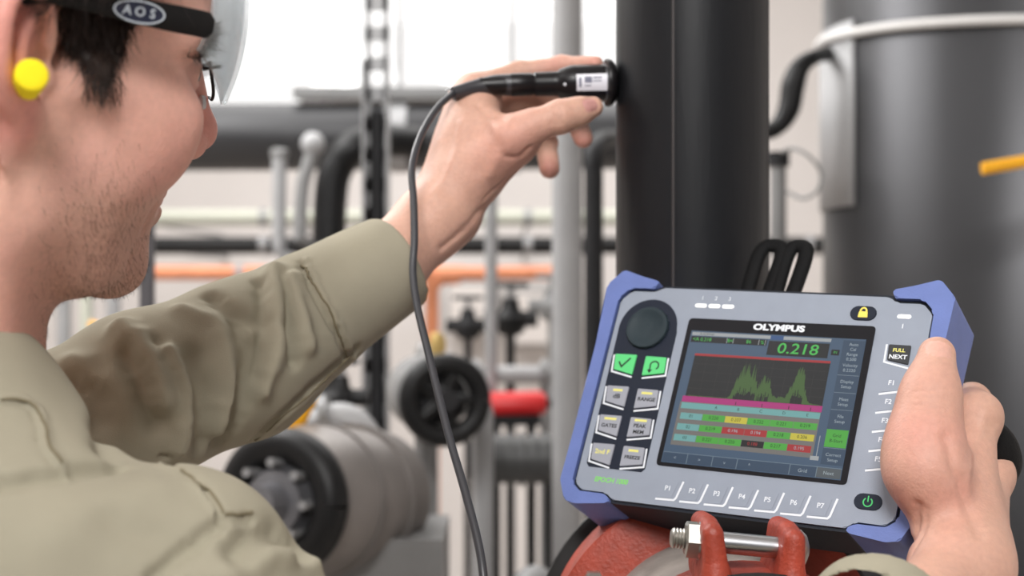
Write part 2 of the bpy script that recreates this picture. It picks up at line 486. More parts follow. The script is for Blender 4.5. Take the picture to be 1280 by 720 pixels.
# slotted web: strips between the holes
zs = zt - .02; holes = [zt - rp(29, D) - rp(38, D) * i for i in range(60)]; hr = rp(8, D)
zz = [zt] + [q for h_ in holes if h_ > .1 for q in (h_ + hr * 1.25, h_ - hr * 1.25)] + [0]
for i in range(0, len(zz), 2):
    if i + 1 < len(zz): bm_box(bm, (x, D + .02, (zz[i] + zz[i + 1]) / 2), (2 * w, .003, abs(zz[i] - zz[i + 1])))
for s in (-1, 1): bm_box(bm, (x + s * (hr + (w - hr) / 2), D + .02, zt / 2), (w - hr, .003, zt))
W(t, bm_obj('slotted_web', bm, galv, None))
for s in (-1, 1): W(t, box('flange', (x + s * w, D - .0, (zt - .12) / 2), (.004, .042, zt - .12), galv, None))
W(t, box('base_plate', (x, D, .004), (.12, .12, .008), galv, None))
t = grp('strut_gap_rod', 'dark rod added as the dark gap down inside the slotted strut', 'cable', P(472, 360, D) * np.array([1, 1, 0]))  # dark rod added for the dark gap inside the strut
W(t, cyl('gap_rod', (P(471, 0, D)[0], D + .001, 0), P(471, 140, D + .001), rp(9, D), blk2, None, 12))
# pale square post
D = 2.2
t = grp('steel_post', 'pale grey round steel post standing left of the black pipe', 'post', P(710, 360, D) * np.array([1, 1, 0]))
W(t, cyl('post_tube', (P(709, 0, D)[0], D, 0), (P(709, 0, D)[0], D, ZC), rp(19, D), lgrey, None, 32)); W(t, lathe('base_flange', (P(709, 0, D)[0], D, 0), (P(709, 0, D)[0], D, .015), [(0, .06), (.015, .06)], lgrey, None))
t = grp('drain_pipe', 'dark vertical pipe close behind the pale grey post', 'pipe', P(744, 360, 2.35) * np.array([1, 1, 0]))
W(t, cyl('pipe_wall', (P(742, 0, 2.35)[0], 2.35, 0), P(742, 205, 2.35), rp(12, 2.35), blk2, None, 20))
W(t, tube('elbow', [P(742, 207, 2.35), P(742, 190, 2.36), P(748, 178, 2.40), P(760, 174, 2.5), P(770, 173, 2.8)], rp(12, 2.35), blk2, None, 14))
# dark drop pipe with elbow and clips behind the forearm
D = 3.0
t = grp('drop_pipe', 'black pipe elbow dropping from the thick pipe behind the sleeve', 'pipe', P(410, 250, D))
W(t, tube('pipe_wall', [P(520, 178, D + .1), P(480, 176, D + .05), P(446, 182, D), P(424, 205, D), P(414, 240, D), P(411, 330, D), P(411, 560, D), P(411, 1180, D)], rp(21, D), blk, None, 20))
for py in (300, 420): W(t, lathe('coupling_collar', P(411, py, D), P(411, py + 22, D), [(0, rp(26, D)), (rp(22, D), rp(26, D))], blk2, None, 24))
t = grp('valve_handle', 'pale grey valve lever with a bright round knob below the thick pipe', 'valve', P(385, 200, 2.9))
W(t, tube('lever', [P(392, 185, 2.9), P(386, 205, 2.9), P(378, 235, 2.9), P(374, 300, 2.9)], rp(9, 2.9), mgrey, None, 12))
bm = bmesh.new(); bmesh.ops.create_uvsphere(bm, u_segments=20, v_segments=12, radius=rp(15, 2.9)); k = bm_obj('knob', bm, lgrey, None, smooth=True); k.location = P(391, 180, 2.9); W(t, k)
W(t, tube('stem', [P(374, 298, 2.9), P(394, 310, 2.96), P(411, 312, 3.0)], rp(6, 2.9), mgrey, None, 10))
t = grp('gauge_pipe', 'short grey upright gauge pipe left of the valve lever', 'pipe', P(349, 230, 2.95))
W(t, cyl('pipe_wall', P(349, 192, 2.95), P(349, 310, 2.95), rp(9, 2.95), lgrey, None, 16)); W(t, tube('branch', [P(349, 300, 2.95), P(352, 318, 2.95), P(380, 326, 2.97), P(411, 328, 3.0)], rp(7, 2.95), lgrey, None, 12)); W(t, lathe('cap', P(349, 186, 2.95), P(349, 196, 2.95), [(0, rp(7, 2.95)), (.004, rp(11, 2.95)), (rp(10, 2.95), rp(11, 2.95))], mgrey, None, 20))
# horizontal services on the back wall
def hpipe(name, label, y, x0, x1, r, D, m, brk=(260, 600), cat='pipe'):
    a, b = P(x0, y, D), P(x1, y, D); t = grp(name, label, cat, (a + b) / 2)
    W(t, cyl('pipe_wall', a, b, rp(r, D), m, None, 20))
    for px in brk:
        c = P(px, y, D); W(t, lathe('pipe_clip', c - np.array([.012, 0, 0]), c + np.array([.012, 0, 0]), [(0, rp(r, D) + .004), (.024, rp(r, D) + .004)], galv, None, 18))
        W(t, cyl('clip_rod', (c[0], c[1] + rp(r, D), c[2]), (c[0], Y1, c[2]), .008, galv, None, 8))
    return t
hpipe('wall_pipe', 'pale green horizontal pipe on the back wall, higher of the thin runs', 272, -40, 920, 10, 4.6, mint, (150, 330, 660))
hpipe('wall_pipe', 'black horizontal pipe on the back wall between the pale green and copper ones', 307, -40, 1090, 11, 4.5, blk, (150, 330, 660, 1010))
hpipe('copper_pipe', 'orange copper horizontal pipe seen behind the wrist and sleeve', 341, -30, 580, 9, 4.2, copper, (120, 300))
t = grp('copper_branch', 'orange copper branch pipe bending down right of the sleeve cuff', 'pipe', P(545, 380, 4.0))
W(t, tube('pipe_wall', [P(690, 341, 4.0), P(600, 342, 4.0), P(560, 344, 4.0), P(541, 360, 4.0), P(540, 400, 4.0), P(540, 1020, 4.0)], rp(9, 4.0), copper, None, 14))
W(t, lathe('fitting', P(548, 344, 4.0), P(575, 344, 4.0), [(0, rp(12, 4)), (rp(27, 4), rp(12, 4))], copper, None, 18))
# slender conduit and fittings mid frame
D = 2.6
t = grp('conduit', 'thin pale grey conduit standing between the sleeve and the post', 'conduit', P(614, 360, D) * np.array([1, 1, 0]))
W(t, cyl('conduit_tube', (P(614, 0, D)[0], D, 0), P(614, 250, D), rp(8, D), lgrey, None, 14)); W(t, tube('bend', [P(614, 252, D), P(614, 230, D), P(622, 215, D + .1), P(640, 210, D + .5)], rp(8, D), lgrey, None, 12))
def gatevalve(px, py, s, D, m, label):
    t = grp('gate_valve', label, 'valve', P(px, py, D))
    W(t, lathe('valve_body', P(px, py + 34 * s, D), P(px, py - 20 * s, D), [(0, rp(14 * s, D)), (rp(8 * s, D), rp(22 * s, D)), (rp(26 * s, D), rp(24 * s, D)), (rp(40 * s, D), rp(14 * s, D)), (rp(54 * s, D), rp(12 * s, D))], m, None, 28))
    W(t, cyl('stem', P(px, py - 20 * s, D), P(px, py - 40 * s, D), rp(5 * s, D), galv, None, 12))
    wh = [P(px, py - 40 * s, D) + np.array([math.cos(a), math.sin(a), 0]) * rp(24 * s, D) for a in np.linspace(0, 2 * math.pi, 25)]
    bm = bmesh.new(); bm_tube(bm, wh, rp(4 * s, D), 8); W(t, bm_obj('handwheel', bm, m, None, autosmooth=50))
    for s_ in (-1, 1): W(t, cyl('port', P(px, py + 10 * s, D), P(px + s_ * 40 * s, py + 10 * s, D), rp(12 * s, D), m, None, 20))
    W(t, cyl('support_leg', (P(px, 0, D)[0], D, 0), P(px, py + 34 * s, D), rp(7 * s, D), m, None, 12))
gatevalve(638, 390, .85, 3.0, blk, 'small black gate valve behind the thin conduit')
gatevalve(690, 375, .75, 3.3, mgrey, 'grey gate valve just left of the pale post')
gatevalve(585, 400, .7, 3.4, blk2, 'black gate valve below the copper branch')
# white control panels on the wall
for px, py, wpx, hpx, lab in ((588, 384, 60, 62, 'white wall cabinet seen between the sleeve cuff and the conduit'), (672, 398, 60, 70, 'white wall cabinet right of the conduit')):
    D = 5.9; t = grp('wall_cabinet', lab, 'cabinet', P(px, py, D))
    W(t, box('cabinet_body', P(px, py, D) + np.array([0, .14, 0]), (rp(wpx, D), .26, rp(hpx, D)), lgrey, None)); W(t, box('door', P(px, py, D), (rp(wpx - 6, D), .02, rp(hpx - 6, D)), mat('cabinet_white', srgb(232, 226, 222), .5), None, bev=.004)); W(t, box('latch', P(px + wpx * .38, py, D) - np.array([0, .016, 0]), (.012, .014, .06), galv, None))
# grey pipework manifold and red cylinder
D = 2.7
t = grp('pipe_manifold', 'grey horizontal pipe between the conduit and the pale post', 'pipe', P(640, 468, D))
W(t, cyl('pipe_wall', P(560, 468, D), P(712, 468, D), rp(11, D), lgrey, None, 24))
for px in (596, 680): W(t, lathe('flange', P(px - 5, 468, D), P(px + 5, 468, D), [(0, rp(19, D)), (rp(10, D), rp(19, D))], mgrey, None, 28)); stand(t, P(px, 478, D), rp(5, D), mgrey)
D = 2.55
t = grp('red_cylinder', 'short bright red cylinder lying behind the thin conduit', 'cylinder', P(640, 505, D))
W(t, lathe('shell', P(594, 507, D), P(684, 504, D), [(0, rp(8, D)), (rp(3, D), rp(14, D)), (rp(10, D), rp(16, D)), (rp(80, D), rp(16, D)), (rp(88, D), rp(12, D)), (rp(90, D), rp(7, D))], redm, None, 30)); W(t, cyl('outlet', P(684, 504, D), P(700, 504, D), rp(6, D), blk, None, 14))
W(t, box('cradle', P(640, 524, D), (rp(70, D), .06, rp(12, D)), blk, None)); stand(t, P(620, 530, D), rp(6, D), blk); stand(t, P(664, 530, D), rp(6, D), blk)
D = 2.4
t = grp('pump_housing', 'dark grey ribbed pump housing lying low beside the pale post', 'pump', P(650, 572, D))
W(t, lathe('shell', P(588, 574, D), P(712, 574, D), [(0, rp(18, D)), (rp(6, D), rp(30, D)), (rp(118, D), rp(30, D)), (rp(124, D), rp(18, D))], mat('dark_grey_paint', srgb(70, 70, 70), .5, var=.1), None, 36))
for i in range(7): c = P(604 + 15 * i, 574, D); W(t, lathe('cooling_rib', c, c + np.array([.008, 0, 0]), [(0, rp(34, D)), (.008, rp(34, D))], MATS['dark_grey_paint'], None, 32))
for px in (612, 690): stand(t, P(px, 600, D), rp(9, D), blk)
# handwheel valve at the cable
D = 2.1
t = grp('handwheel_valve', 'black round handwheel valve behind the hanging probe cable', 'valve', P(548, 500, D))
c = P(556, 500, D); fw = np.array([.25, -1, .0]); fw /= np.linalg.norm(fw); x_, y_, _ = frame_from_axis(fw)
bm = bmesh.new(); bm_tube(bm, [c + (x_ * math.cos(q) + y_ * math.sin(q)) * rp(46, D) for q in np.linspace(0, 2 * math.pi, 37)], rp(13, D), 12); W(t, bm_obj('handwheel', bm, blk, None, autosmooth=50))
for q in range(5): W(t, cyl('spoke', c, c + (x_ * math.cos(q * 1.257) + y_ * math.sin(q * 1.257)) * rp(44, D), rp(7, D), blk, None, 10))
W(t, lathe('hub', c - fw * .09, c + fw * .02, [(0, rp(20, D)), (.02, rp(34, D)), (.06, rp(34, D)), (.065, rp(16, D)), (.11, rp(14, D))], blk2, None, 28))
W(t, lathe('valve_body', c - fw * .20, c - fw * .08, [(0, rp(34, D)), (.02, rp(50, D)), (.10, rp(50, D)), (.12, rp(30, D))], mgrey, None, 32)); stand(t, c - fw * .15 - np.array([0, 0, .05]), rp(16, D), mgrey)
t = grp('pale_pipe_elbow', 'pale pinkish grey elbow curving above the black handwheel', 'pipe', P(575, 470, 2.3))
W(t, tube('pipe_wall', [P(520, 440, 2.3), P(556, 452, 2.3), P(586, 472, 2.3), P(602, 510, 2.3), P(604, 560, 2.3), P(604, 900, 2.3)], rp(13, 2.3), lgrey, None, 20))
t = grp('brass_fitting', 'small brass fitting above the black handwheel', 'fitting', P(547, 432, 2.25))
W(t, lathe('fitting_body', P(547, 446, 2.25), P(547, 416, 2.25), [(0, rp(8, 2.25)), (rp(10, 2.25), rp(12, 2.25)), (rp(20, 2.25), rp(12, 2.25)), (rp(30, 2.25), rp(7, 2.25))], mat('brass', srgb(200, 172, 110), .4, .6), None, 6)); W(t, cyl('stub_pipe', P(547, 446, 2.25), P(547, 456, 2.29), rp(6, 2.25), MATS['brass'], None, 12))
# big motor / pump at lower left behind the sleeve
D = 1.75
t = grp('pump', 'large grey pump with a thick black flange ring, low behind the sleeve', 'pump', P(400, 620, D))
c = P(352, 628, D); fw = np.array([-.42, -.9, .1]); fw /= np.linalg.norm(fw)
W(t, lathe('motor_body', c - fw * .24, c - fw * .03, [(0, rp(60, D)), (.02, rp(92, D)), (.18, rp(98, D)), (.21, rp(80, D))], mat('pump_grey', srgb(122, 117, 114), .42, .3, var=.1, vscale=14), None, 48))
for i in range(2): q = c - fw * (.17 - .08 * i); W(t, lathe('cooling_rib', q, q + fw * .012, [(0, rp(101, D)), (.012, rp(101, D))], MATS['pump_grey'], None, 44))
bm = bmesh.new(); x_, y_, _ = frame_from_axis(fw); bm_tube(bm, [c + (x_ * math.cos(q) + y_ * math.sin(q)) * rp(72, D) for q in np.linspace(0, 2 * math.pi, 49)], rp(22, D), 16); W(t, bm_obj('flange_ring', bm, blk, None, autosmooth=60))
W(t, lathe('hub', c - fw * .04, c + fw * .05, [(0, rp(60, D)), (.03, rp(56, D)), (.05, rp(40, D)), (.06, rp(40, D)), (.062, rp(26, D)), (.09, rp(22, D))], mat('hub_grey', srgb(120, 120, 124), .35, .5), None, 36))
for i in range(8): q = c + (x_ * math.cos(i * .785) + y_ * math.sin(i * .785)) * rp(50, D); W(t, cyl('flange_bolt', q, q + fw * .03, rp(6, D), galv, None, 6))
W(t, box('foot', (c[0] - fw[0] * .2, c[1] - fw[1] * .2, c[2] / 2 - .03), (.22, .2, c[2] - .06), mgrey, None))
t = grp('pump_outlet', 'grey curved pump outlet pipe rising under the sleeve', 'pipe', P(440, 520, 1.95))
W(t, tube('pipe_wall', [P(372, 560, 1.98), P(400, 530, 1.98), P(432, 524, 1.98), P(458, 548, 1.98), P(470, 600, 1.98), P(474, 820, 1.98)], rp(20, 1.95), lgrey, None, 22)); W(t, lathe('flange', P(404, 528, 1.98), P(420, 524, 1.98), [(0, rp(34, 1.95)), (rp(12, 1.95), rp(34, 1.95))], mgrey, None, 30))
gatevalve(425, 488, .9, 2.15, blk, 'black gate valve under the sleeve, beside the slotted strut')
t = grp('yellow_lever', 'yellow orange lever handle just under the sleeve', 'lever', P(365, 512, 1.85))
W(t, tube('grip', [P(358, 546, 1.85), P(370, 522, 1.85), P(386, 494, 1.85), P(394, 474, 1.85)], [rp(12, 1.85), rp(15, 1.85), rp(12, 1.85), rp(9, 1.85)], yel, None, 16)); W(t, cyl('pivot', P(352, 540, 1.85), P(360, 556, 1.97), rp(8, 1.85), blk, None, 14))
# things seen under the chin
for px, wpx, lab, m in ((80, 9, 'leftmost pale vertical pipe in the gap under the chin', lgrey), (108, 8, 'pale vertical pipe second from left in the gap under the chin', mint), (142, 9, 'pale vertical pipe nearest the yellow tap under the chin', lgrey)):
    D = 3.2; t = grp('riser_pipe', lab, 'pipe', P(px, 400, D) * np.array([1, 1, 0])); W(t, cyl('pipe_wall', (P(px, 0, D)[0], D, 0), (P(px, 0, D)[0], D, ZC), rp(wpx, D), m, None, 18)); W(t, lathe('pipe_clip', P(px, 300, D), P(px, 312, D), [(0, rp(wpx + 3, D)), (rp(12, D), rp(wpx + 3, D))], galv, None, 18))
t = grp('yellow_tap', 'small yellow tap lever in the gap under the chin', 'tap', P(132, 412, 3.0))
W(t, tube('handle', [P(112, 406, 3.0), P(130, 412, 3.0), P(150, 417, 3.0)], rp(6, 3.0), yel, None, 12)); W(t, cyl('stem', P(142, 415, 3.0), P(142, 418, 3.2), rp(5, 3.0), galv, None, 10))
D = 2.0
t = grp('dark_post', 'dark grey vertical post right beside the chin', 'post', P(184, 300, D) * np.array([1, 1, 0]))
W(t, box('post_tube', (P(184, 0, D)[0], D, 1.0), (rp(17, D), rp(17, D), 2.0 - .0), mat('post_dark', srgb(84, 82, 86), .5), None, bev=.003)); W(t, box('base_plate', (P(184, 0, D)[0], D, .005), (.1, .1, .01), MATS['post_dark'], None))
# big tank on the right with wrapped label, wire band and loose hose
D = 2.5; R_t = rp(238, D); tx = P(1272, 0, D)[0]
t = grp('storage_tank', 'big dark cylindrical tank filling the right of the picture', 'tank', (tx, D, 0))
W(t, lathe('tank_shell', (tx, D, .12), (tx, D, 3.0), [(0, R_t - .05), (.03, R_t), (2.84, R_t), (2.88, R_t - .03)], mat('tank_black', srgb(64, 64, 66), .38, .65, spec=.35, var=.08, vscale=3), None, 96))
def arc(z0, z1, a0, a1, off, name, m, n=24):
    vs = []; 
    for i in range(n + 1):
        a = a0 + (a1 - a0) * i / n
        for z in (z0, z1):
            for r_ in (R_t + .0005, R_t + off): vs.append((tx - math.cos(a) * r_, D - math.sin(a) * r_, z))
    fs = []
    for i in range(n):
        q = i * 4; fs += [(q, q + 4, q + 6, q + 2), (q + 1, q + 3, q + 7, q + 5), (q, q + 1, q + 5, q + 4), (q + 2, q + 6, q + 7, q + 3)]
    fs += [(0, 2, 3, 1), (n * 4, n * 4 + 1, n * 4 + 3, n * 4 + 2)]
    return W(t, mesh_obj(name, vs, fs, m))
arc(P(0, 262, D)[2], P(0, 40, D)[2], -.3, .36, .006, 'pale_jacket', lgrey)
for k in range(3): 
    a_ = .5 + k * 2.1; stand(t, (tx + math.cos(a_) * R_t * .7, D + math.sin(a_) * R_t * .7, .14), .03, blk)
t = grp('tank_wire', 'pale wire strap slung around the upper tank', 'wire', P(1150, 40, 2.16))
pts = [(tx - math.cos(a) * (R_t + .008), D - math.sin(a) * (R_t + .008), EYE + .433 - .018 * a) for a in np.linspace(-.2, 2.6, 30)]
W(t, tube('strand', pts, .0085, mat('pale_wire', srgb(206, 204, 202), .5), None, 10, 2))
t = grp('yellow_valve_handle', 'yellow lever handle reaching in at the right edge before the tank', 'lever', P(1255, 208, 1.95))
W(t, tube('grip', [P(1228, 211, 1.95), P(1262, 205, 1.95), P(1310, 197, 1.95)], rp(8, 1.95), yel, None, 14)); W(t, tube('lever_end', [P(1308, 197, 1.95), P(1330, 194, 1.97), P(1345, 205, 2.05), P(1345, 215, D - R_t + .01)], rp(6, 1.95), blk, None, 12))
t = grp('black_hose', 'black hose elbow between the black pipe and the tank', 'hose', P(985, 130, 2.4))
W(t, tube('hose_wall', [P(900, 168, 2.44), P(950, 166, 2.4), P(972, 158, 2.4), P(986, 136, 2.4), P(992, 104, 2.4), P(1002, 82, 2.4), P(1022, 70, 2.42), P(1050, 66, 2.5)], [rp(10, 2.4), rp(10, 2.4), rp(11, 2.4), rp(14, 2.4), rp(15, 2.4), rp(12, 2.4), rp(9, 2.4), rp(9, 2.4)], blk, None, 18))
t = grp('pipe_stub', 'small grey pipe stub with a collar just right of the black pipe', 'pipe', P(974, 240, 2.4))
W(t, cyl('pipe_wall', P(973, 196, 2.4), P(973, 300, 2.4), rp(10, 2.4), mgrey, None, 16)); W(t, lathe('collar', P(973, 208, 2.4), P(973, 190, 2.4), [(0, rp(14, 2.4)), (rp(18, 2.4), rp(14, 2.4))], blk2, None, 20)); W(t, cyl('lower_pipe', P(973, 300, 2.4), P(973, 1400, 2.4), rp(8, 2.4), mgrey, None, 14))
t = grp('thin_wire', 'thin grey wire looping down beside the tank', 'wire', P(1015, 225, 2.36))
W(t, tube('strand', [P(973, 192, 2.39), P(992, 186, 2.36), P(1012, 196, 2.34), P(1026, 216, 2.34), P(1022, 238, 2.34), P(1004, 248, 2.36), P(984, 240, 2.385)], .003, mgrey, None, 8))
# floor level clutter low in the frame
D = 1.9
t = grp('vent_dome', 'grey dome of a vent low in the picture right of the cable', 'cap', P(668, 740, D))
W(t, lathe('dome', P(668, 780, D), P(668, 706, D), [(0, rp(34, D)), (rp(40, D), rp(34, D)), (rp(60, D), rp(26, D)), (rp(70, D), rp(14, D)), (rp(74, D), rp(2, D))], mgrey, None, 36)); W(t, cyl('riser', (P(668, 0, D)[0], D, 0), P(668, 780, D), rp(28, D), mgrey, None, 24))
for i, (x_, lab) in enumerate(((-1.1, 'long ceiling lamp over the left of the hall'), (.3, 'long ceiling lamp over the middle of the hall'))):
    t = grp('ceiling_lamp', lab, 'lamp', (x_, 3.0, ZC)); W(t, box('lamp_housing', (x_, 3.0, ZC - .03), (.16, 1.3, .05), lgrey, None)); W(t, box('diffuser', (x_, 3.0, ZC - .065), (.12, 1.24, .02), mat('lamp_glow', (1, .98, .95, 1), .5, emit=3), None))

# ================================================================ pipe under test, probe, clamp
def rp(px, d): return px * d / FPX
steel = mat('bright_steel', srgb(190, 192, 196), .28, 1.0); whitep_ = mat('white_print', srgb(226, 230, 236), .5)
black_pipe = mat('black_steel', srgb(27, 28, 31), .42, spec=.28, var=.18, vscale=7, bump=.25, bscale=160, stretch=(1, 1, .12))
pdp = 1.125
pr_ = rp(95, pdp); pxc = (865 - 640) / FPX * pdp
pipe = thing('vertical_pipe', 'black steel vertical pipe touched by the probe tip', 'pipe', (pxc, pdp, 0))
def at(o, root):
    o.parent = root; o.matrix_parent_inverse = Matrix.Translation(-root.location); return o
at(cyl('pipe_wall', (pxc, pdp, 0), (pxc, pdp, 3.46), pr_, black_pipe, None, 72), pipe)
at(tube('weld_seam', [(pxc - pr_ * math.sin(.36), pdp - pr_ * math.cos(.36) + .0002, .3), (pxc - pr_ * math.sin(.36), pdp - pr_ * math.cos(.36) + .0002, 3.3)], .0011, mat('seam_steel', srgb(66, 62, 62), .45), None, 8, 2), pipe)
at(lathe('floor_flange', (pxc, pdp, 0), (pxc, pdp, .03), [(0, .11), (.016, .11), (.018, .108), (.02, .075), (.03, .07)], black_pipe, None, 40), pipe)

probe = thing('probe', 'slim black ultrasonic probe with a white label and grey cable, pressed to the black pipe', 'probe', P(700, 105, 1.11))
pd_ = 1.112
pbk = mat('probe_black', srgb(22, 20, 22), .36, spec=.3, bump=.05, bscale=400)
a0 = P(640, 106, pd_); a1 = P(770, 103, pdp - .004); ax = (a1 - a0) / np.linalg.norm(a1 - a0); LL = float(np.linalg.norm(a1 - a0))
X = lambda px: (px - 640) / 130 * LL
R_ = lambda px: rp(px, pd_)
at(lathe('barrel', a0, a1, [(X(600), R_(10)), (X(636), R_(13)), (X(640), R_(14.5)), (X(664), R_(14.5)), (X(665), R_(13.8)), (X(667), R_(13.8)), (X(668), R_(15)), (X(690), R_(15.5)), (X(697), R_(16)), (X(700), R_(18.5)), (X(712), R_(22.5)), (X(716), R_(23)), (X(755), R_(23.5))], pbk, None, 40), probe)
at(lathe('tip_cap', a0, a1, [(X(755.5), R_(25)), (X(757), R_(29.5)), (X(760), R_(30.5)), (X(764), R_(29)), (X(768), R_(24)), (X(770), R_(17))], pbk, None, 44), probe)
at(lathe('chrome_ring', a0, a1, [(X(754.6), R_(23)), (X(754.8), R_(24.6)), (X(756), R_(24.6)), (X(756.2), R_(23))], steel, None, 44), probe)
# white label wrapped on the side facing the lens
xx, yy, _ = frame_from_axis(ax); tocam = np.array([0, 0, EYE]) - (a0 + a1) / 2; tocam -= ax * (tocam @ ax); tocam /= np.linalg.norm(tocam); upv = np.cross(ax, tocam); upv *= np.sign(upv[2])
def barrelpt(px, ang, off): return a0 + ax * X(px) + (tocam * math.cos(ang) + upv * math.sin(ang)) * (R_(np.interp(px, [716, 755], [23, 23.5])) + off)
def wrap(name, x0, x1, g0, g1, off, m):
    vs = [barrelpt(x, g, off) for x in (x0, x1) for g in np.linspace(g0, g1, 9)]; fs = [(i, i + 1, 10 + i, 9 + i) for i in range(8)]
    return at(mesh_obj(name, vs, fs, m), probe)
lab = wrap('label_plate', 717, 755, -.42, .50, .0002, mat('label_white', srgb(232, 232, 240), .45))
for x0, x1, g0, g1 in ((727, 736, .02, .34), (737, 748, .24, .32), (737, 748, .08, .14), (727, 735, -.16, -.10), (720, 723, -.2, .3)):
    wrap('label_print', x0, x1, g0, g1, .0003, mat('label_ink', srgb(120, 122, 140), .6))
at(lathe('index_dot', barrelpt(703, -.05, -.0028), barrelpt(703, -.05, -.0018), [(0, .0012), (.001, .0012), (.0014, .0006)], whitep_, None, 14), probe)
at(tube('cable_boot', [P(640, 106, pd_), P(618, 106.5, pd_), P(594, 110, pd_ - .004), P(566, 117, pd_ - .012)], [R_(14), R_(13), R_(10.5), R_(8.5)], mat('boot_rubber', srgb(52, 52, 56), .38), None, 20, 10), probe)
cable_m = mat('cable_grey', srgb(58, 58, 62), .4)
cpath = [(567, 116, 1.10), (546, 136, 1.08), (526, 170, 1.055), (515, 210, 1.035), (517, 250, 1.02), (518, 300, 1.005), (516, 340, .995), (522, 385, .98), (534, 435, .96), (546, 485, .94), (562, 548, .915), (580, 610, .89), (598, 680, .865), (606, 740, .85), (612, 860, .84), (650, 1000, .95), (700, 960, 1.06), (735, 820, 1.062), (755, 690, 1.055), (775, 640, 1.03), (791, 608, 1.0)]
at(tube('cable', [P(*q) for q in cpath], .0027, cable_m, None, 12, 8), probe)

# red grooved coupling on a pipe that runs away from the lens
redp = mat('red_oxide_paint', srgb(158, 62, 44), .5, var=.22, vscale=60, bump=.6, bscale=420)
dusty = mat('dusty_grey_metal', srgb(150, 142, 136), .6, .2, var=.15, vscale=40, bump=.3, bscale=300)
nutm = mat('zinc_steel', srgb(176, 174, 168), .38, .9, var=.12, vscale=60)
cc = P(936, 905, .835); cu = np.array([0, 1.0, 0.0])
coup = thing('pipe_coupling', 'red painted pipe coupling with a steel bolt through two lugs below the instrument', 'coupling', (cc[0], cc[1], cc[2]))
def ringprof(r0, r1, y0, y1):
    return [(y0, r0), (y0, r1 - .003), (y0 + .003, r1), (y1 - .003, r1), (y1, r1 - .003), (y1, r0)]
cy = lambda t: cc + cu * t
RO = rp(200, .835)
at(lathe('gasket', cy(-.034), cy(.03), [(0, RO - .03), (0, RO - .002), (.004, RO + .001), (.009, RO - .002), (.009, RO - .03)], mat('black_rubber', srgb(18, 18, 19), .6), None, 72), coup)
hs_ = at(lathe('housing', cy(0), cy(.05), [(-.024, RO - .03), (-.024, RO - .006), (-.02, RO - .002), (.022, RO - .002), (.026, RO - .006), (.026, RO - .03)], redp, None, 72), coup)
LUGY = cc[1] - .012
def lug(x0, x1, ytop, lean):
    # upright plate: tapers towards a rounded top, flares into the housing at the foot
    F_ = Field(); d = .828
    top_ = P((x0 + x1) / 2, ytop + 17, d); ft = P((x0 + x1) / 2 + lean, ytop + 75, d); ft2 = P((x0 + x1) / 2 + lean * 2.6, ytop + 120, d)
    for dy in (-.016, -.006, .004, .014, .024, .034):
        o = np.array([0, dy, 0])
        F_.chain([top_ + o - np.array([0, 0, abs(dy - .005) * .08]), ft + o, ft2 + o], [rp(13.5, d), rp(17, d), rp(34 if 0 < dy < .03 else 18, d)], .006)
    v, q = F_.mesh(.0012); v = relax(v, q, 2); return at(np_mesh('lug', v, q, redp), coup)
lug(872, 900, 641, 4); lug(973, 999, 648, -4)
bd = .828; b0 = P(838, 672, bd); b1 = P(1008, 688, bd); bx = (b1 - b0) / np.linalg.norm(b1 - b0); BL_ = float(np.linalg.norm(b1 - b0)); q = lambda px: (px - 838) / 170 * BL_; r = lambda px: rp(px, bd)
bolt = thing('bolt', 'shiny steel bolt with nut through the lugs of the red coupling', 'bolt', (b0 + b1) / 2)
at(lathe('shank', b0, b1, [(q(858), r(13.5)), (q(985), r(13.5))], steel, None, 36), bolt)
th = [(q(838), r(9)), (q(840), r(12))]
for i in range(5): th += [(q(842 + i * 4), r(13.2)), (q(844 + i * 4), r(11.6))]
at(lathe('thread', b0, b1, th + [(q(864), r(12))], nutm, None, 28), bolt)
bm = bmesh.new(); bm_lathe(bm, b0, b1, [(q(856), r(20)), (q(858), r(24)), (q(876), r(24.5)), (q(877), r(22))], 6); at(bm_obj('nut', bm, nutm, None), bolt)
at(lathe('nut_flange', b0, b1, [(q(872), r(23)), (q(878), r(26)), (q(882), r(26.5)), (q(882.5), r(20))], steel, None, 40), bolt)
at(lathe('bolt_head', b0, b1, [(q(993), r(20)), (q(993.5), r(26)), (q(999), r(25)), (q(1006), r(19)), (q(1010), r(9))], nutm, None, 40), bolt)
# the run of pipe it clamps, ending in a big flange behind the instrument
rpipe = thing('flanged_pipe', 'dusty pipe with a big red flange ring lying under the instrument', 'pipe', cy(.2))
at(lathe('pipe_wall', cy(.03), cy(.2), [(0, .07), (.02, .086), (.13, .084), (.15, .10)], dusty, None, 64), rpipe)
at(lathe('red_flange', cy(.14), cy(.22), [(0, .05), (0, .112), (.003, .116), (.04, .116), (.043, .112), (.043, .05)], redp, None, 72), rpipe)
at(lathe('gasket', cy(.183), cy(.2), [(0, .05), (0, .120), (.003, .124), (.010, .124), (.013, .120), (.013, .05)], MATS['black_rubber'], None, 72), rpipe)
for i in range(8):
    a_ = i * math.pi / 4 + .2; q_ = cy(.132) + np.array([math.cos(a_), 0, math.sin(a_)]) * .100
    at(cyl('flange_bolt', q_, q_ + cu * .01, .008, nutm, None, 6), rpipe)

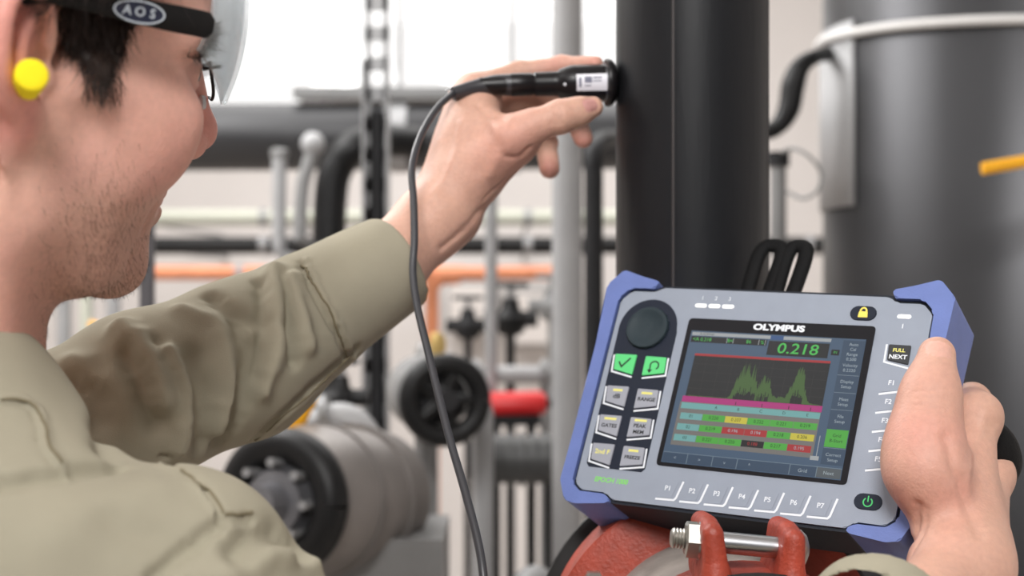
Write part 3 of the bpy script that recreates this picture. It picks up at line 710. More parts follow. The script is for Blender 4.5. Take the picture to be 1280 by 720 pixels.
# ================================================================ flaw detector in the man's right hand
DK = .92
DR = np.array([[0.8485990, 0.4617667, 0.2581689], [-0.5281984, 0.7669805, 0.3643451], [-0.0297681, -0.4455473, 0.8947633]])
DT = np.array([0.18003165, 1.01420783, -0.07831841]) * DK + np.array([0, 0, EYE])
dev = thing('flaw_detector', 'grey handheld flaw detector with blue corner bumpers and lit colour screen', 'instrument')
dev.matrix_world = Matrix.Translation(tuple(DT)) @ Matrix((DR * DK).tolist()).to_4x4()
MMd = 0.001
def ps(poly): return [(u * MMd, w * MMd) for u, w in poly]
grey = mat('grey_plastic', srgb(142, 150, 164), .5, var=.03, vscale=60, bump=.12, bscale=1500)
dark = mat('charcoal_casing', srgb(36, 40, 48), .5, spec=.2, bump=.1, bscale=800)
blue = mat('blue_rubber', srgb(100, 118, 178), .55, var=.06, vscale=50, bump=.15, bscale=700)
padm = mat('navy_keypad', srgb(30, 36, 50), .5, spec=.2, bump=.1, bscale=900)
green = mat('green_key', srgb(84, 205, 120), .45); keyg = mat('grey_key', srgb(152, 155, 165), .5)
whitep = mat('white_print', srgb(226, 230, 236), .5); blackpr = mat('black_print', srgb(18, 20, 24), .6); yelp = mat('yellow_print', srgb(226, 220, 120), .5)
bezel = mat('black_bezel', srgb(20, 19, 24), .4, spec=.15); greenp = mat('green_print', srgb(126, 214, 96), .5)
mir = lambda pl: [(-24 - u, w) for u, w in pl][::-1]
TLs = [(-98, 83.6), (-105.4, 80), (-125, 80), (-132.8, 71.9)]
BLs = [(-132.3, -78), (-125.8, -83.4), (-105.5, -83.4), (-99, -88.2)]
face = TLs + BLs + mir(TLs + BLs)[0:0]
face = TLs + BLs + [(75, -88.2), (81.3, -83.2), (101, -83.4), (107, -78), (109, 70), (101.8, 77.8), (83.2, 77.8), (77.5, 82.2)]
def dp(name, poly, v0, v1, m, parent=dev, bev=0.0): return prism(name, ps(poly), v0 * MMd, v1 * MMd, m, parent, bev * MMd)
def grow(poly, d):
    c = np.array([-12.0, -2.0]); out = []
    for u, w in poly:
        v = np.array([u, w]) - c; out.append(tuple(c + v + d * np.array([v[0] / 121, v[1] / 86])))
    return out
casing = dp('casing', rounded(grow(face, 2.4), 3), .8, 52, dark, bev=1.5)
dp('rear_cover', rounded([(-112, 74), (-112, -76), (88, -76), (88, 74)], 14), 51, 62, dark, bev=2)
fp = dp('face_plate', rounded(face, 2.0, 3), -1.2, 3, grey, bev=.6)
# corner bumpers: one C-shaped moulding on each short side
bl = [(-103, 88.4), (-118, 92), (-134, 97), (-137, 96), (-147.5, 84), (-146.2, 64), (-144.3, 34), (-144, -44), (-144.5, -78), (-137, -93), (-128, -95), (-103, -92),
      (-100, -89.5), (-105.2, -85), (-126.5, -85), (-134.2, -79), (-134.6, 72.8), (-126, 81.9), (-105.8, 81.9)]
bumper_l = dp('corner_bumper', rounded(bl, 2.4, 4), -3.2, 58, blue, bev=.9)
br = [(u, w) for u, w in mir(bl)]
br = [(u - .2, w - 1.2 if w > 0 else w) for u, w in br]
dp('corner_bumper', rounded(br, 2.4, 4), -3.2, 58, blue, bev=.9)
for s, u0 in ((-1, -144.6), (1, 120.2)):
    for w in (-30, -10, 10, 30):
        box('bumper_rib', (u0 * MMd, .028, w * MMd), (.0018, .036, .006), blue, dev, bev=.0006)
# keypad island with dial
pad = [(-128.6, 47)] + [(-104.4 + 24.3 * math.cos(a), 49 + 24.3 * math.sin(a)) for a in np.linspace(math.pi, 0, 20)] + [(-79.2, 47), (-78.6, -62.5), (-81, -65.2), (-124.5, -65.2), (-127, -62.5)]
padp = dp('keypad_island', pad, -1.7, 0, padm, bev=.3)
dl_ = lathe('dial', np.array([-103.8, -1.6, 48.8]) * MMd, np.array([-103.8, -6, 48.8]) * MMd, [(0, .0172), (.0022, .0172), (.003, .0166), (.0032, .0135), (.0026, .0125), (.0022, .004), (.0022, .001)], mat('dial_rubber', srgb(40, 52, 58), .5, spec=.25, bump=.2, bscale=900), dev, 56)
for i in range(36):
    a = 2 * math.pi * i / 36
    c = np.array([-103.8 + 17.2 * math.cos(a), -2.7, 48.8 + 17.2 * math.sin(a)]) * MMd
    if i % 2 == 0: box('dial_ridge', c, (.0008, .0018, .0008), MATS['dial_rubber'], dl_)
cuts = []
def key(poly, m, legends=(), outline=None, name='key', h=1.0, base=-1.7):
    k = dp(name, rounded(poly, 1.0, 3), base - h, base + .2, m, bev=.3)
    for body_, sz, u, w, mm_, kw in legends:
        bm = bmesh.new(); text_bm(bm, body_, sz * MMd, u * MMd, w * MMd, (base - h - .06) * MMd, **kw); bm_obj('key_legend', bm, mm_, k)
    if outline:
        dp('key_outline', ribbon_poly(outline, 1.35), base - .15, base + .1, whitep, k)
    return k
kw = dict(bold=.00012, sx=1.1)
rows = [(26, 0), (-.3, 1), (-24, 2), (-46.8, 3)]
lefts = [(('v', 0),), ]
def Lk(w): return [(-125.2, w), (-107, w + .2), (-107.1, w - 16.2), (-123.6, w - 12.8)], [(-126.6, w - .6), (-125.3, w - 14.3), (-107.4, w - 18)]
def Rk(w): return [(-99.4, w), (-82.2, w - .2), (-81.2, w - 13), (-99.0, w - 16)], [(-80.9, w - .4), (-79.9, w - 14.6), (-98.8, w - 17.9)]
def mark(k, pts, wd, v, m): dp('key_legend', ribbon_poly(pts, wd), v, v + .15, m, k)
def dash(k, u, w, l, v=-2.76): dp('key_legend', [(u - l / 2, w - .9), (u + l / 2, w - .9), (u + l / 2, w + .9), (u - l / 2, w + .9)], v, v + .1, yelp, k)
pl, ol = Lk(26); k = key(pl, green, (), ol); mark(k, [(-120.5, 19.6), (-117.6, 15.6), (-111.5, 23)], 1.3, -2.85, blackpr)
pr, orr = Rk(25.6); k = key(pr, green, (), orr)
mark(k, [(-93.6 + 0, 14.2), (-93.6 - .1, 15.8)] + [(-90.4 + 3.5 * math.cos(a), 18.2 + 3.3 * math.sin(a)) for a in np.linspace(3.6, -1.0, 12)], 1.1, -2.85, blackpr)
dp('key_legend', [(-95.6, 14.6), (-91.4, 14.9), (-93.4, 11.8)], -2.85, -2.7, blackpr, k)
pl, ol = Lk(-.3); k = key(pl, keyg, (('dB', 5.2, -115.4, -8.6, blackpr, kw),), ol); dash(k, -115.6, -3.6, 8)
pr, orr = Rk(-1); k = key(pr, keyg, (('RANGE', 4.0, -90.3, -9.4, blackpr, kw),), orr); dash(k, -91, -4.4, 9)
pl, ol = Lk(-24); k = key(pl, keyg, (('GATES', 4.0, -115.6, -32.4, blackpr, kw),), ol); dash(k, -115.8, -26.8, 10)
pr, orr = Rk(-24); k = key(pr, keyg, (('PEAK', 4.0, -90.4, -30.6, blackpr, kw), ('MEM', 4.0, -90.4, -35.4, blackpr, kw)), orr); dash(k, -90.6, -26.2, 10)
pl, ol = Lk(-46.8); key(pl, keyg, (('2nd F', 5.0, -115.6, -53.2, yelp, kw),), ol)
pr, orr = Rk(-46.8); k = key(pr, keyg, (('FREEZE', 3.6, -90.4, -55.4, blackpr, kw),), orr); dash(k, -90.6, -50, 8)
bm = bmesh.new(); text_bm(bm, 'EPOCH 1000', 5.2 * MMd, -103.6 * MMd, -74.2 * MMd, -1.3 * MMd, sx=.95, bold=.00016, shear=.15); bm_obj('model_lettering', bm, greenp, fp)
def word(s, sz, u, w, m=whitep, parent=fp, name='lettering', v=-1.3, **k_):
    bm = bmesh.new(); text_bm(bm, s, sz * MMd, u * MMd, w * MMd, v * MMd, **k_); return bm_obj(name, bm, m, parent)
# parameter keys along the bottom, function keys down the right
for i in range(7):
    u = -57.1 + 18.85 * i; w = -75.0
    k = key([(u - 7.5, w + 5.5), (u + 7.4, w + 6), (u + 4.4, w - 7.2), (u - 8.6, w - 7.8)], grey, (('P%d' % (i + 1), 5.0, u - .2, w, whitep, dict(bold=.00008)),), None, 'soft_key', .25, -1.2)
    dp('key_outline', ribbon_poly([(u - 8.2, w - 8.6), (u + 6.2, w - 8.2), (u + 7.6, w - 6.4), (u + 10.6, w + 6.2)], 1.5), -1.4, -1.1, whitep, k)
for i in range(5):
    u = 89.2; w = 17.2 - 13.9 * i
    k = key([(u - 6.8, w + 4.4), (u + 7.6, w + 5.6), (u + 6.4, w - 5.4), (u - 7.4, w - 7.6)], grey, (('F%d' % (i + 1), 5.0, u, w, whitep, dict(bold=.00008)),), None, 'soft_key', .25, -1.2)
    dp('key_outline', ribbon_poly([(u - 7.6, w - 8.8), (u + 6.6, w - 5.9), (u + 8.2, w - 4.2), (u + 9.4, w + 6.0)], 1.5), -1.4, -1.1, whitep, k)
k = key([(82.8, 45.8), (98.4, 45.6), (98.4, 31.2), (83.3, 34)], mat('black_key', srgb(26, 28, 34), .4), (('FULL', 3.6, 90.6, 41.4, yelp, kw), ('NEXT', 4.4, 90.6, 36.4, whitep, kw)), [(81.2, 46), (81.4, 32.6), (98.6, 28.8)], base=-1.2)
def ovalkey(u, w):
    return dp('oval_key', stadium(u, w, 9.6, 5.6), -2.0, -1, padm, bev=.4)
lk = ovalkey(60.6, 68.8)
dp('lock_symbol', rounded([(57.2, 65.4), (64.2, 65.4), (63.8, 70), (57.6, 70)], .5, 2), -2.2, -1.9, mat('lock_yellow', srgb(245, 222, 96), .5), lk)
dp('lock_symbol', ribbon_poly([(58.6, 69.8), (58.6, 71.2), (59.4, 72.4), (60.7, 72.9), (62, 72.4), (62.8, 71.2), (62.8, 69.8)], 1.2), -2.2, -1.9, MATS['lock_yellow'], lk)
pw = ovalkey(87.4, -68.6); gsym = mat('power_green', srgb(70, 200, 110), .5)
dp('power_symbol', ribbon_poly([(87.4 + 3 * math.cos(a), -69 + 3 * math.sin(a)) for a in np.linspace(math.pi * .5 + .6, math.pi * 2.5 - .6, 18)], .8), -2.2, -1.9, gsym, pw)
dp('power_symbol', ribbon_poly([(87.4, -68.8), (87.4, -64.6)], .8), -2.2, -1.9, gsym, pw)
for u, s in ((-64.7, '1'), (-53.7, '2'), (-42.7, '3')):
    dp('indicator', stadium(u, 69.9, 4.8, 1.6), -1.5, -1, mat('indicator_white', srgb(240, 240, 240), .3, emit=.35), fp, .1); word(s, 4.4, u, 76.2, name='indicator_number')
dp('indicator', stadium(89.9, 67.6, 5.0, 1.6), -1.5, -1, MATS['indicator_white'], fp, .1)
mark(fp, [(89.9, 62), (89.9, 58.6)], .7, -1.35, whitep)
# screen
bz = dp('screen_bezel', rounded([(-71.5, 59), (71.5, 59), (70.8, -58.6), (-70.8, -58.6)], 3), -1.9, 0, bezel, bev=.3)
bm = bmesh.new(); text_bm(bm, 'OLYMPUS', 6.6 * MMd, .6 * MMd, 54.0 * MMd, -2.0 * MMd, sx=1.36, bold=.00034); bm_obj('brand_lettering', bm, whitep, bz)
def em(name, r, g, b, e=.85):
    m = mat('screen_' + name, srgb(r, g, b), .3, spec=.2, emit=e)
    m.node_tree.nodes['Principled BSDF'].inputs['Base Color'].default_value = (.01, .01, .012, 1); return m
E_bg = em('slate', 78, 102, 128); scr = dp('screen', [(-67.2, 48.8), (66.4, 48.4), (66.4, -56), (-67.2, -56)], -2.05, -1.6, E_bg)
def sp(name, u0, w0, u1, w1, m, v=-2.15, parent=scr): return dp(name, [(u0, w0), (u1, w0), (u1, w1), (u0, w1)], v, v + .06, m, parent)
def sw(s, sz, u, w, m, v=-2.24, name='screen_text', **k_): return word(s, sz, u, w, m, scr, name, v, **k_)
E_blk = em('black', 20, 22, 20); E_pale = em('pale', 186, 190, 192); E_gr = em('green', 88, 190, 70); E_dg = em('readout_green', 88, 214, 96); E_red = em('red', 190, 50, 52)
E_mag = em('magenta', 196, 52, 136); E_teal = em('teal', 128, 190, 188); E_yel = em('yellow', 228, 214, 70); E_tau = em('taupe', 132, 128, 124); E_ol = em('olive', 74, 108, 48)
E_txt = em('text', 186, 200, 208); E_soft = em('soft_key', 62, 84, 108); E_line = em('line', 130, 148, 160); E_ink = em('ink', 24, 60, 24, .6)
sp('title_bar', -66, 45, 41.5, 47.6, E_pale); sp('title_chip', -4, 44.6, 6, 47.8, em('chip', 60, 96, 150), -2.2)
sw('A-SCAN.03', 2.4, -54, 46.3, E_ink)
sp('readout_field', -66, 39.4, -6, 44.2, E_blk)
for s, u in (('<A 0.218', -57), ('B<', -34.5), ('86', -20), ('%', -9.5)): sw(s, 4.0, u, 41.8, E_dg)
for u in (-37, -12): sp('readout_chip', u - .4, 39.8, u, 44, E_pale, -2.2)
for u in (-32, -7): sp('readout_chip', u - .4, 39.8, u, 44, E_pale, -2.2)
sp('digital_readout', -4.6, 32.4, 41, 43.6, E_blk); sw('0.218', 11.5, 18, 37.8, E_dg, sx=1.22, bold=.00010, shear=.08)
sp('readout_chip', 43, 35, 49, 39.4, E_blk); sw('IN', 2.6, 46, 37.2, E_dg)
sp('waveform_field', -60, -3.8, 44, 29.2, E_blk); sp('gate_line', -60, 28.6, 44, 30.4, E_red, -2.2)
E_grid = em('grid', 44, 46, 40)
for i in range(1, 10): sp('grid_line', -60 + 10.4 * i - .12, -3.8, -60 + 10.4 * i + .12, 28.6, E_grid, -2.17)
for i in range(1, 5): sp('grid_line', -60, -3.8 + 6.5 * i - .12, 44, -3.8 + 6.5 * i + .12, E_grid, -2.17)
rw = random.Random(5); top = []
for i in range(209):
    u = -58 + i * .485
    env = max(30 * math.exp(-((u + 15) / 9.0) ** 4) * (1 if u < -5 else .8), 22 * math.exp(-((u + 1) / 7) ** 2), 32 * math.exp(-((u - 24) / 6.0) ** 2), 5 * math.exp(-((u - 12) / 20) ** 2) if u > -26 else .6)
    top.append((u, -3.6 + min(31, env) * rw.uniform(.55, 1.0)))
bm = bmesh.new()
for (u0, a0), (u1, a1) in zip(top[:-1], top[1:]):
    lo0 = -3.6 if a0 < 10 else -3.6 + (a0 + 3.6) * rw.uniform(.15, .4); v = -2.22 * MMd
    bm.faces.new([bm.verts.new((a * MMd, v, b * MMd)) for a, b in ((u0, lo0), (u1, lo0), (u1, a1), (u0, a0))])
bm_obj('waveform', bm, E_ol, scr)
sp('gate_bar', -62, -8.4, 44.4, -3.8, E_mag, -2.2)
for u in (-20, 0, 20, 36): sp('gate_tick', u, -8.2, u + .5, -5.6, E_blk, -2.26)
sp('table_field', -63, -42.2, 44, -8.4, E_tau, -2.12)
sp('table_header', -61.5, -13.6, 43.8, -9, E_teal, -2.2)
for i, s in enumerate('ABCDE'): sw(s, 3.2, -34 + 17.2 * i, -11.3, E_ink)
pat = ['TGYGGG', 'TGRRGY', 'TGGKGR']; vals = [['01', '0.220', '0.207', '0.222', '0.221', '0.219'], ['02', '0.219', '0.196', '0.194', '0.218', '0.206'], ['03', '0.221', '0.220', '0.188', '0.217', '0.195']]
cm = {'T': E_teal, 'G': E_gr, 'Y': E_yel, 'R': E_red, 'K': E_blk}
for r in range(3):
    w1 = -17 - 8.4 * r; ed = [-60.5, -43, -25.4, -8.2, 8.8, 26, 43.4]
    for c in range(6):
        x0 = ed[c] - .6 * r; sp('table_cell', x0 + .15, w1 - 4.9, ed[c + 1] - .6 * r - .15, w1, cm[pat[r][c]], -2.2)
        sw(vals[r][c], 3.4, (x0 + ed[c + 1] - .6 * r) / 2, w1 - 2.4, E_txt if pat[r][c] == 'R' else (E_red if pat[r][c] == 'K' else E_ink), -2.27)
sx = [-66.8, -47.5, -28, -9.3, 29.6, 48.8, 66.2]
for i in range(6):
    if i == 3: sp('soft_key_field', sx[3] + .3, -55.4, sx[4] - .3, -48.4, E_soft, -2.14)
    else: sp('soft_key_field', sx[i] + .3, -55.4, sx[i + 1] - .3, -48.4, E_soft if i < 5 else em('grey', 96, 104, 108), -2.14)
    if i: sp('soft_key_line', sx[i] - .25, -55.6, sx[i] + .25, -48, E_line, -2.2)
sp('soft_key_line', -66.8, -48.2, 66.2, -47.8, E_line, -2.18)
for s, u in (('<', -57), ('>', -38), ('v', -18.6), ('^', 0), ('Grid', 39), ('Next', 57.4)): sw(s, 3.6, u, -52, E_txt)
sp('menu_column', 50.4, -46, 66.2, 47, E_soft, -2.12)
for i, (t1, t2) in enumerate((('Auto', 'Cal'), ('Range', '0.500'), ('Velocity', '0.2320'), ('Display', 'Setup'), ('Meas', 'Setup'), ('File', 'Setup'), ('Grid', 'B-Start'), ('Correct', 'Setup'))):
    wc = [42, 34.4, 26.0, 13.6, .4, -12.4, -26.6, -40.6][i]
    if i == 6: sp('menu_highlight', 50.6, -33.2, 66, -20.2, E_gr, -2.2)
    if i >= 3 and i != 6: sp('menu_line', 50.6, wc + 6.6, 66, wc + 7.0, E_line, -2.18)
    sw(t1, 3.3, 58.4, wc + 1.9, E_ink if i == 6 else E_txt); sw(t2, 3.3, 58.4, wc - 1.9, E_ink if i == 6 else E_txt)
sp('level_marker', 46.4, -41, 46.9, -25.6, E_pale); sp('level_marker', 42.5, -43.6, 48.6, -40.6, E_pale)
# rear strap and its metal pin
strapm = mat('black_webbing', srgb(18, 18, 19), .75, spec=.2, bump=.4, bscale=500); steel = mat('bright_steel', srgb(190, 192, 196), .28, 1.0)
lathe('strap_pin', np.array([128, 30, 8]) * MMd, np.array([128, 30, -6]) * MMd, [(0, .003), (.001, .0045), (.013, .0045), (.014, .003)], steel, dev, 20)
bm = bmesh.new(); bm_tube(bm, smooth_path([np.array(q) * MMd for q in ((126, 34, 6), (150, 52, 2), (156, 80, -6), (146, 92, -20), (120, 86, -40), (90, 62, -50))], 6), .006, 10, 2.2)
bm_obj('hand_strap', bm, strapm, dev, autosmooth=60)
# carry handle loops standing up behind the top edge
for c, ww, d0 in ((-52, 10, 66), (-30, 8, 66)):
    bm = bmesh.new()
    pts = [(c - ww, d0 - 4, 60), (c - ww + 1, d0, 110), (c - ww + 4, d0 + 1, 150), (c + 3, d0 + 2, 158), (c + ww + 3, d0 + 1, 150), (c + ww - 1, d0, 110), (c + ww - 4, d0 - 4, 60)]
    bm_tube(bm, smooth_path([np.array(q) * MMd for q in pts], 6), .0042, 10, 1.5)
    bm_obj('handle_loop', bm, strapm, dev, autosmooth=60)

# ================================================================ the technician
HS = 1.12
HF = np.array([.754, .651, -.082]); HU = np.array([.243, -.161, .957])
HF = HF / np.linalg.norm(HF); HU = HU - HF * (HF @ HU); HU /= np.linalg.norm(HU)
HR = np.cross(HF, HU)                      # the man's right (towards the lens)
EAR = 1.12 * np.array([-.241, .649, .112]) + np.array([0, 0, EYE]) + HR * .072 * HS
def turn(v, k, deg):
    a = math.radians(deg); return v * math.cos(a) + np.cross(k, v) * math.sin(a) + k * (k @ v) * (1 - math.cos(a))
HF, HR, HU = (turn(v, np.array([0, 0, 1.0]), 1.5) for v in (HF, HR, HU))      # head turned towards the probe
_k = HR.copy(); HF, HU = turn(HF, _k, 2.5), turn(HU, _k, 2.5)
HO = EAR - HR * .072 * HS
HA = np.array([HF, HR, HU])
def H(x, y, z): return np.array([x, y, z], float) * HS / 1000
def HW(x, y, z): return HO + H(x, y, z) @ HA
def rp(px, d): return px * d / FPX

person = thing('person', 'dark haired man in khaki work shirt holding a probe against the black pipe', 'person', (-0.34, 0.78, 0))
def pc(o):
    o.parent = person; o.matrix_parent_inverse = Matrix.Translation((0.34, -0.78, 0)); return o

B = Field(); hf = B.frame(HO, HA)
mm = HS / 1000
def he(c, r, k=12, R=None, sub=False): B.ell(H(*c), H(*r), k * mm, hf, R, sub)
def hc(a, b, r1, r2=None, k=12, sub=False): B.cone(H(*a), H(*b), r1 * mm, (r1 if r2 is None else r2) * mm, k * mm, hf, sub)
# skull, brow, cheeks, jaw
he((-4, 0, 54), (98, 74, 78))
he((48, 0, 42), (52, 62, 52), 20)
he((44, 0, -22), (46, 60, 68), 24)
for s in (-1, 1):
    hc((93, 8 * s, 25), (76, 46 * s, 23), 9, 10, 16)
    hc((76, 45 * s, -14), (22, 63 * s, -2), 12, 9, 16)
    he((64, 39 * s, -30), (26, 24, 27), 20)
    hc((77, 12 * s, -99), (44, 40 * s, -89), 13, 13, 18)
    hc((44, 40 * s, -89), (8, 53 * s, -62), 13, 15, 20)
    hc((8, 53 * s, -62), (6, 62 * s, -12), 14, 10, 20)
    he((32, 52 * s, -44), (26, 13, 34), 20)
he((72, 0, -50), (26, 28, 32), 18)
he((76, 0, -98), (19, 21, 16), 14)
he((40, 0, -72), (46, 42, 34), 24)
# nose
hc((98, 0, 20), (115, 0, -23), 6.5, 8, 13)
he((116, 0, -29), (10, 9.5, 9.5), 8)
for s in (-1, 1):
    he((105, 11.5 * s, -34), (11, 7, 8), 6)
    he((108, 6.5 * s, -43), (5, 3.2, 4), 3, sub=True)
hc((111, 0, -40), (98, 0, -47), 3.5, 4, 6)
# lips and the crease between them
hc((97, 0, -60), (84, 20, -65), 5.5, 3.5, 7); hc((97, 0, -60), (84, -20, -65), 5.5, 3.5, 7)
hc((95, 0, -72), (83, 18, -68), 6.2, 3.5, 7); hc((95, 0, -72), (83, -18, -68), 6.2, 3.5, 7)
hc((103, 0, -66), (88, 23, -66.5), 1.6, 1.4, 3, True); hc((103, 0, -66), (88, -23, -66.5), 1.6, 1.4, 3, True)
# eye sockets and lids
for s in (-1, 1):
    he((97, 34 * s, 6), (15, 15, 12), 14, sub=True)
    he((81, 32 * s, 4), (13.6, 13.6, 13.2), 4)
    he((94, 32.5 * s, 3.5), (8, 11, 3.6), 2, sub=True)
# ears
for s in (-1, 1):
    fl = math.radians(36)
    da = np.array([-math.cos(fl), math.sin(fl) * s, 0]); dc = np.array([math.sin(fl), math.cos(fl) * s, 0]); du = np.array([-0.12, 0, 0.99])
    eo = np.array([-1, 70 * s, 0])
    def E(a, b, c=0): return tuple(eo + da * a + du * (b if b > 0 else b * .70) + dc * c)
    RE = np.array([da, du / np.linalg.norm(du), dc])
    he(E(15, 0, -2), (17, 31, 3.2), 5, RE)
    he(E(4, 4, -6), (9, 24, 6), 6, RE)
    hx = [(2, 4, 3), (0, 15, 3.5), (3, 27, 4), (13, 34, 4), (25, 32, 5), (33, 20, 5), (34, 3, 5), (29, -13, 4), (21, -25, 3), (12, -34, 2)]
    hx = smooth_path([np.array(q, float) for q in hx], 4)
    for q0, q1 in zip(hx[:-1], hx[1:]): hc(E(*q0), E(*q1), 3.7, 3.7, 2.5)
    ah = [(12, 22, 2), (21, 12, 4), (23, -3, 5), (18, -15, 5), (9, -19, 4)]
    ah = smooth_path([np.array(q, float) for q in ah], 3)
    for q0, q1 in zip(ah[:-1], ah[1:]): hc(E(*q0), E(*q1), 3.8, 3.8, 3)
    he(E(10, -3, 4), (9, 13, 6.5), 3, RE, True)
    he(E(27, 18, 6), (3, 10, 3), 2, RE, True)
    he(E(0, -6, 3), (4.5, 6, 4.5), 4, RE)
    he(E(9, -31, 1), (9.5, 10, 5), 5, RE)
# neck
NB = P(-120, 540, .745)
B.cone(HO + H(-14, 0, -30) @ HA, NB, 56 * mm, 55 * mm, .022)
B.cone(HO + H(16, 0, -105) @ HA, NB + np.array([.02, .016, 0]), 20 * mm, 26 * mm, .03)      # throat
B.cone(HO + H(-10, 60, -40) @ HA, NB + np.array([.04, -.02, 0]), 9 * mm, 10 * mm, .03)      # neck muscle
# trunk and arms under the clothes
CH = P(-110, 800, .76)
B.cone(NB, CH, .055, .085, .04)
B.cone(CH, np.array([CH[0], CH[1], 1.0]), .085, .09, .04)
RS = P(-30, 760, .66); LS = P(-150, 640, .90)
B.cone(CH, RS, .06, .042, .05); B.cone(CH, LS, .06, .045, .05)
# left arm reaching forward with the probe
LE = P(300, 455, 1.0); LW = P(556, 262, 1.095)
B.chain([LS, LE, P(480, 335, 1.065), P(535, 282, 1.088), LW], [.043, .040, rp(48, 1.06), rp(43, 1.088), rp(36, 1.095)], .012)
d = 1.105
B.chain([LW, P(588, 190, 1.11), P(596, 130, 1.125)], [rp(36, d), rp(34, d), rp(26, d)], .02)
for q, dd, r in (((594, 118), 1.125, 23), ((600, 140), 1.15, 23), ((604, 165), 1.17, 22), ((600, 190), 1.18, 20)):
    B.cone(LW + np.array([0, .008, 0]), P(q[0], q[1], dd), rp(26, d), rp(r, dd), .02)
# back edge of the hand
B.cone(P(566, 218, 1.105), P(581, 130, 1.12), rp(26, d), rp(17, d), .015)
# index finger behind the probe
B.chain([P(592, 112, 1.125), P(648, 92, 1.142), P(702, 83, 1.138), P(744, 80, 1.122)], [rp(19, d), rp(15, d), rp(13, d), rp(10.5, d)], .006)
# thumb in front of it
B.chain([P(588, 220, 1.09), P(642, 170, 1.075), P(668, 157, 1.074), P(700, 146, 1.075), P(722, 140, 1.079), P(741, 133.5, 1.083)], [rp(31, d), rp(22, d), rp(19, d), rp(19.5, d), rp(17, d), rp(13, d)], .014, kin=.006)
B.cone(P(604, 158, 1.10), P(646, 168, 1.088), rp(20, d), rp(17, d), .02)
B.cone(P(608, 222, 1.10), P(650, 188, 1.09), rp(18, d), rp(12, d), .02)
# middle, ring and little finger curled under
B.chain([P(602, 140, 1.15), P(668, 118, 1.185), P(716, 140, 1.18), P(729, 173, 1.16)], [rp(19, d), rp(16, d), rp(14.5, d), rp(13, d)], .005)
B.chain([P(606, 165, 1.17), P(655, 150, 1.205), P(682, 178, 1.19), P(687, 211, 1.165)], [rp(18, d), rp(16, d), rp(15.5, d), rp(13.5, d)], .005)
B.chain([P(600, 190, 1.18), P(632, 172, 1.20), P(644, 182, 1.19), P(642, 192, 1.175)], [rp(16, d), rp(12, d), rp(11, d), rp(10, d)], .005)
# right arm and hand on the flaw detector
RE_ = P(690, 1180, .72); RW = P(1203, 708, .82)
B.chain([RS, P(215, 750, .69), RE_, P(1120, 800, .745), RW], [.042, .042, .040, rp(62, .745), rp(47, .82)], .012)
kd = .92
B.cone(RW, P(1217, 535, .88), rp(46, .82), rp(27, .88), .02)
B.cone(RW, P(1238, 600, .905), rp(44, .82), rp(25, .9), .02)
B.cone(RW, P(1232, 648, .925), rp(40, .82), rp(23, .92), .02)
B.cone(RW, P(1222, 690, .93), rp(36, .82), rp(21, .92), .02)
B.chain([P(1221, 520, .882), P(1215, 503, .945), P(1165, 505, .985), P(1110, 508, .975)], [rp(33, .88), rp(22, .945), rp(17, .98), rp(15, .97)], .008)
B.chain([P(1239, 592, .905), P(1222, 575, .965), P(1165, 570, 1.0), P(1105, 572, .985)], [rp(29, .9), rp(22, .96), rp(17, 1.), rp(15, 1.)], .008)
B.chain([P(1232, 648, .925), P(1215, 635, .98), P(1165, 632, 1.005), P(1110, 634, .985)], [rp(26, .92), rp(20, .98), rp(16, 1.), rp(14, 1.)], .008)
B.chain([P(1218, 695, .93), P(1200, 690, .975), P(1160, 690, .99), P(1120, 690, .975)], [rp(22, .92), rp(17, .98), rp(14, 1.), rp(13, 1.)], .008)
B.chain([P(1187, 668, .835), P(1158, 590, .835), P(1158, 535, .845), P(1163, 492, .853), P(1171, 444, .868)], [rp(40, .83), rp(42, .835), rp(36, .845), rp(30, .85), rp(23.5, .868)], .010, kin=.016)
B.cone(P(1150, 570, .84), P(1196, 620, .87), rp(34, .84), rp(30, .87), .02)

V, Q = B.mesh(.0016)
V = relax(V, Q, 2, .5)
N = vnormals(V, Q)
L = (V - HO) @ HA.T / HS * 1000          # head-local millimetres
def blob(c, r): return np.exp(-(((L - np.array(c)) / np.array(r)) ** 2).sum(1))
# folds of the face and hands
def HP(*pts): return [HW(*p) for p in pts]
def snapper(V):
    px = 640 + V[:, 0] / V[:, 1] * FPX; py = 360 - (V[:, 2] - EYE) / V[:, 1] * FPX
    def snap(pts, n=6, tol=4.0):
        if len(pts) > 2: pts = smooth_path([np.array([x, y, 0.0]) for x, y in pts], n)
        else: pts = [np.array([*pts[0], 0.]) * (1 - t) + np.array([*pts[1], 0.]) * t for t in np.linspace(0, 1, n)]
        out = []
        for q in pts:
            c = np.where((np.abs(px - q[0]) < tol) & (np.abs(py - q[1]) < tol))[0]
            if len(c): out.append(V[c[np.argmin(V[c, 1])]])
        return out if len(out) > 1 else [np.array([9., 9, 9]), np.array([9., 9, 9.1])]
    return snap
snapb = snapper(V)
V = crease(V, N, HP((102, 17, -30), (88, 32, -46), (82, 34, -62), (78, 32, -74)), .0045, -.0016)
V = crease(V, N, HP((88, 36, -58), (80, 40, -78), (72, 38, -90)), .004, -.0010)
def BC(pts, w, d_): 
    global V
    V = crease(V, N, snapb(pts), w, d_)
for x0, y0, x1, y1 in ((614, 262, 640, 234), (608, 252, 636, 226), (585, 292, 556, 316)): BC([(x0, y0), (x1, y1)], .0016, -.0008)
BC([(556, 312), (582, 290), (606, 264)], .0035, -.0013)                              # wrist fold
for x in (688, 695, 702): BC([(x, 132), (x + 2, 158)], .0012, -.0007)                 # thumb knuckle
BC([(600, 128), (618, 142), (638, 150)], .004, -.0022); BC([(592, 140), (606, 175), (598, 215)], .005, -.0014)
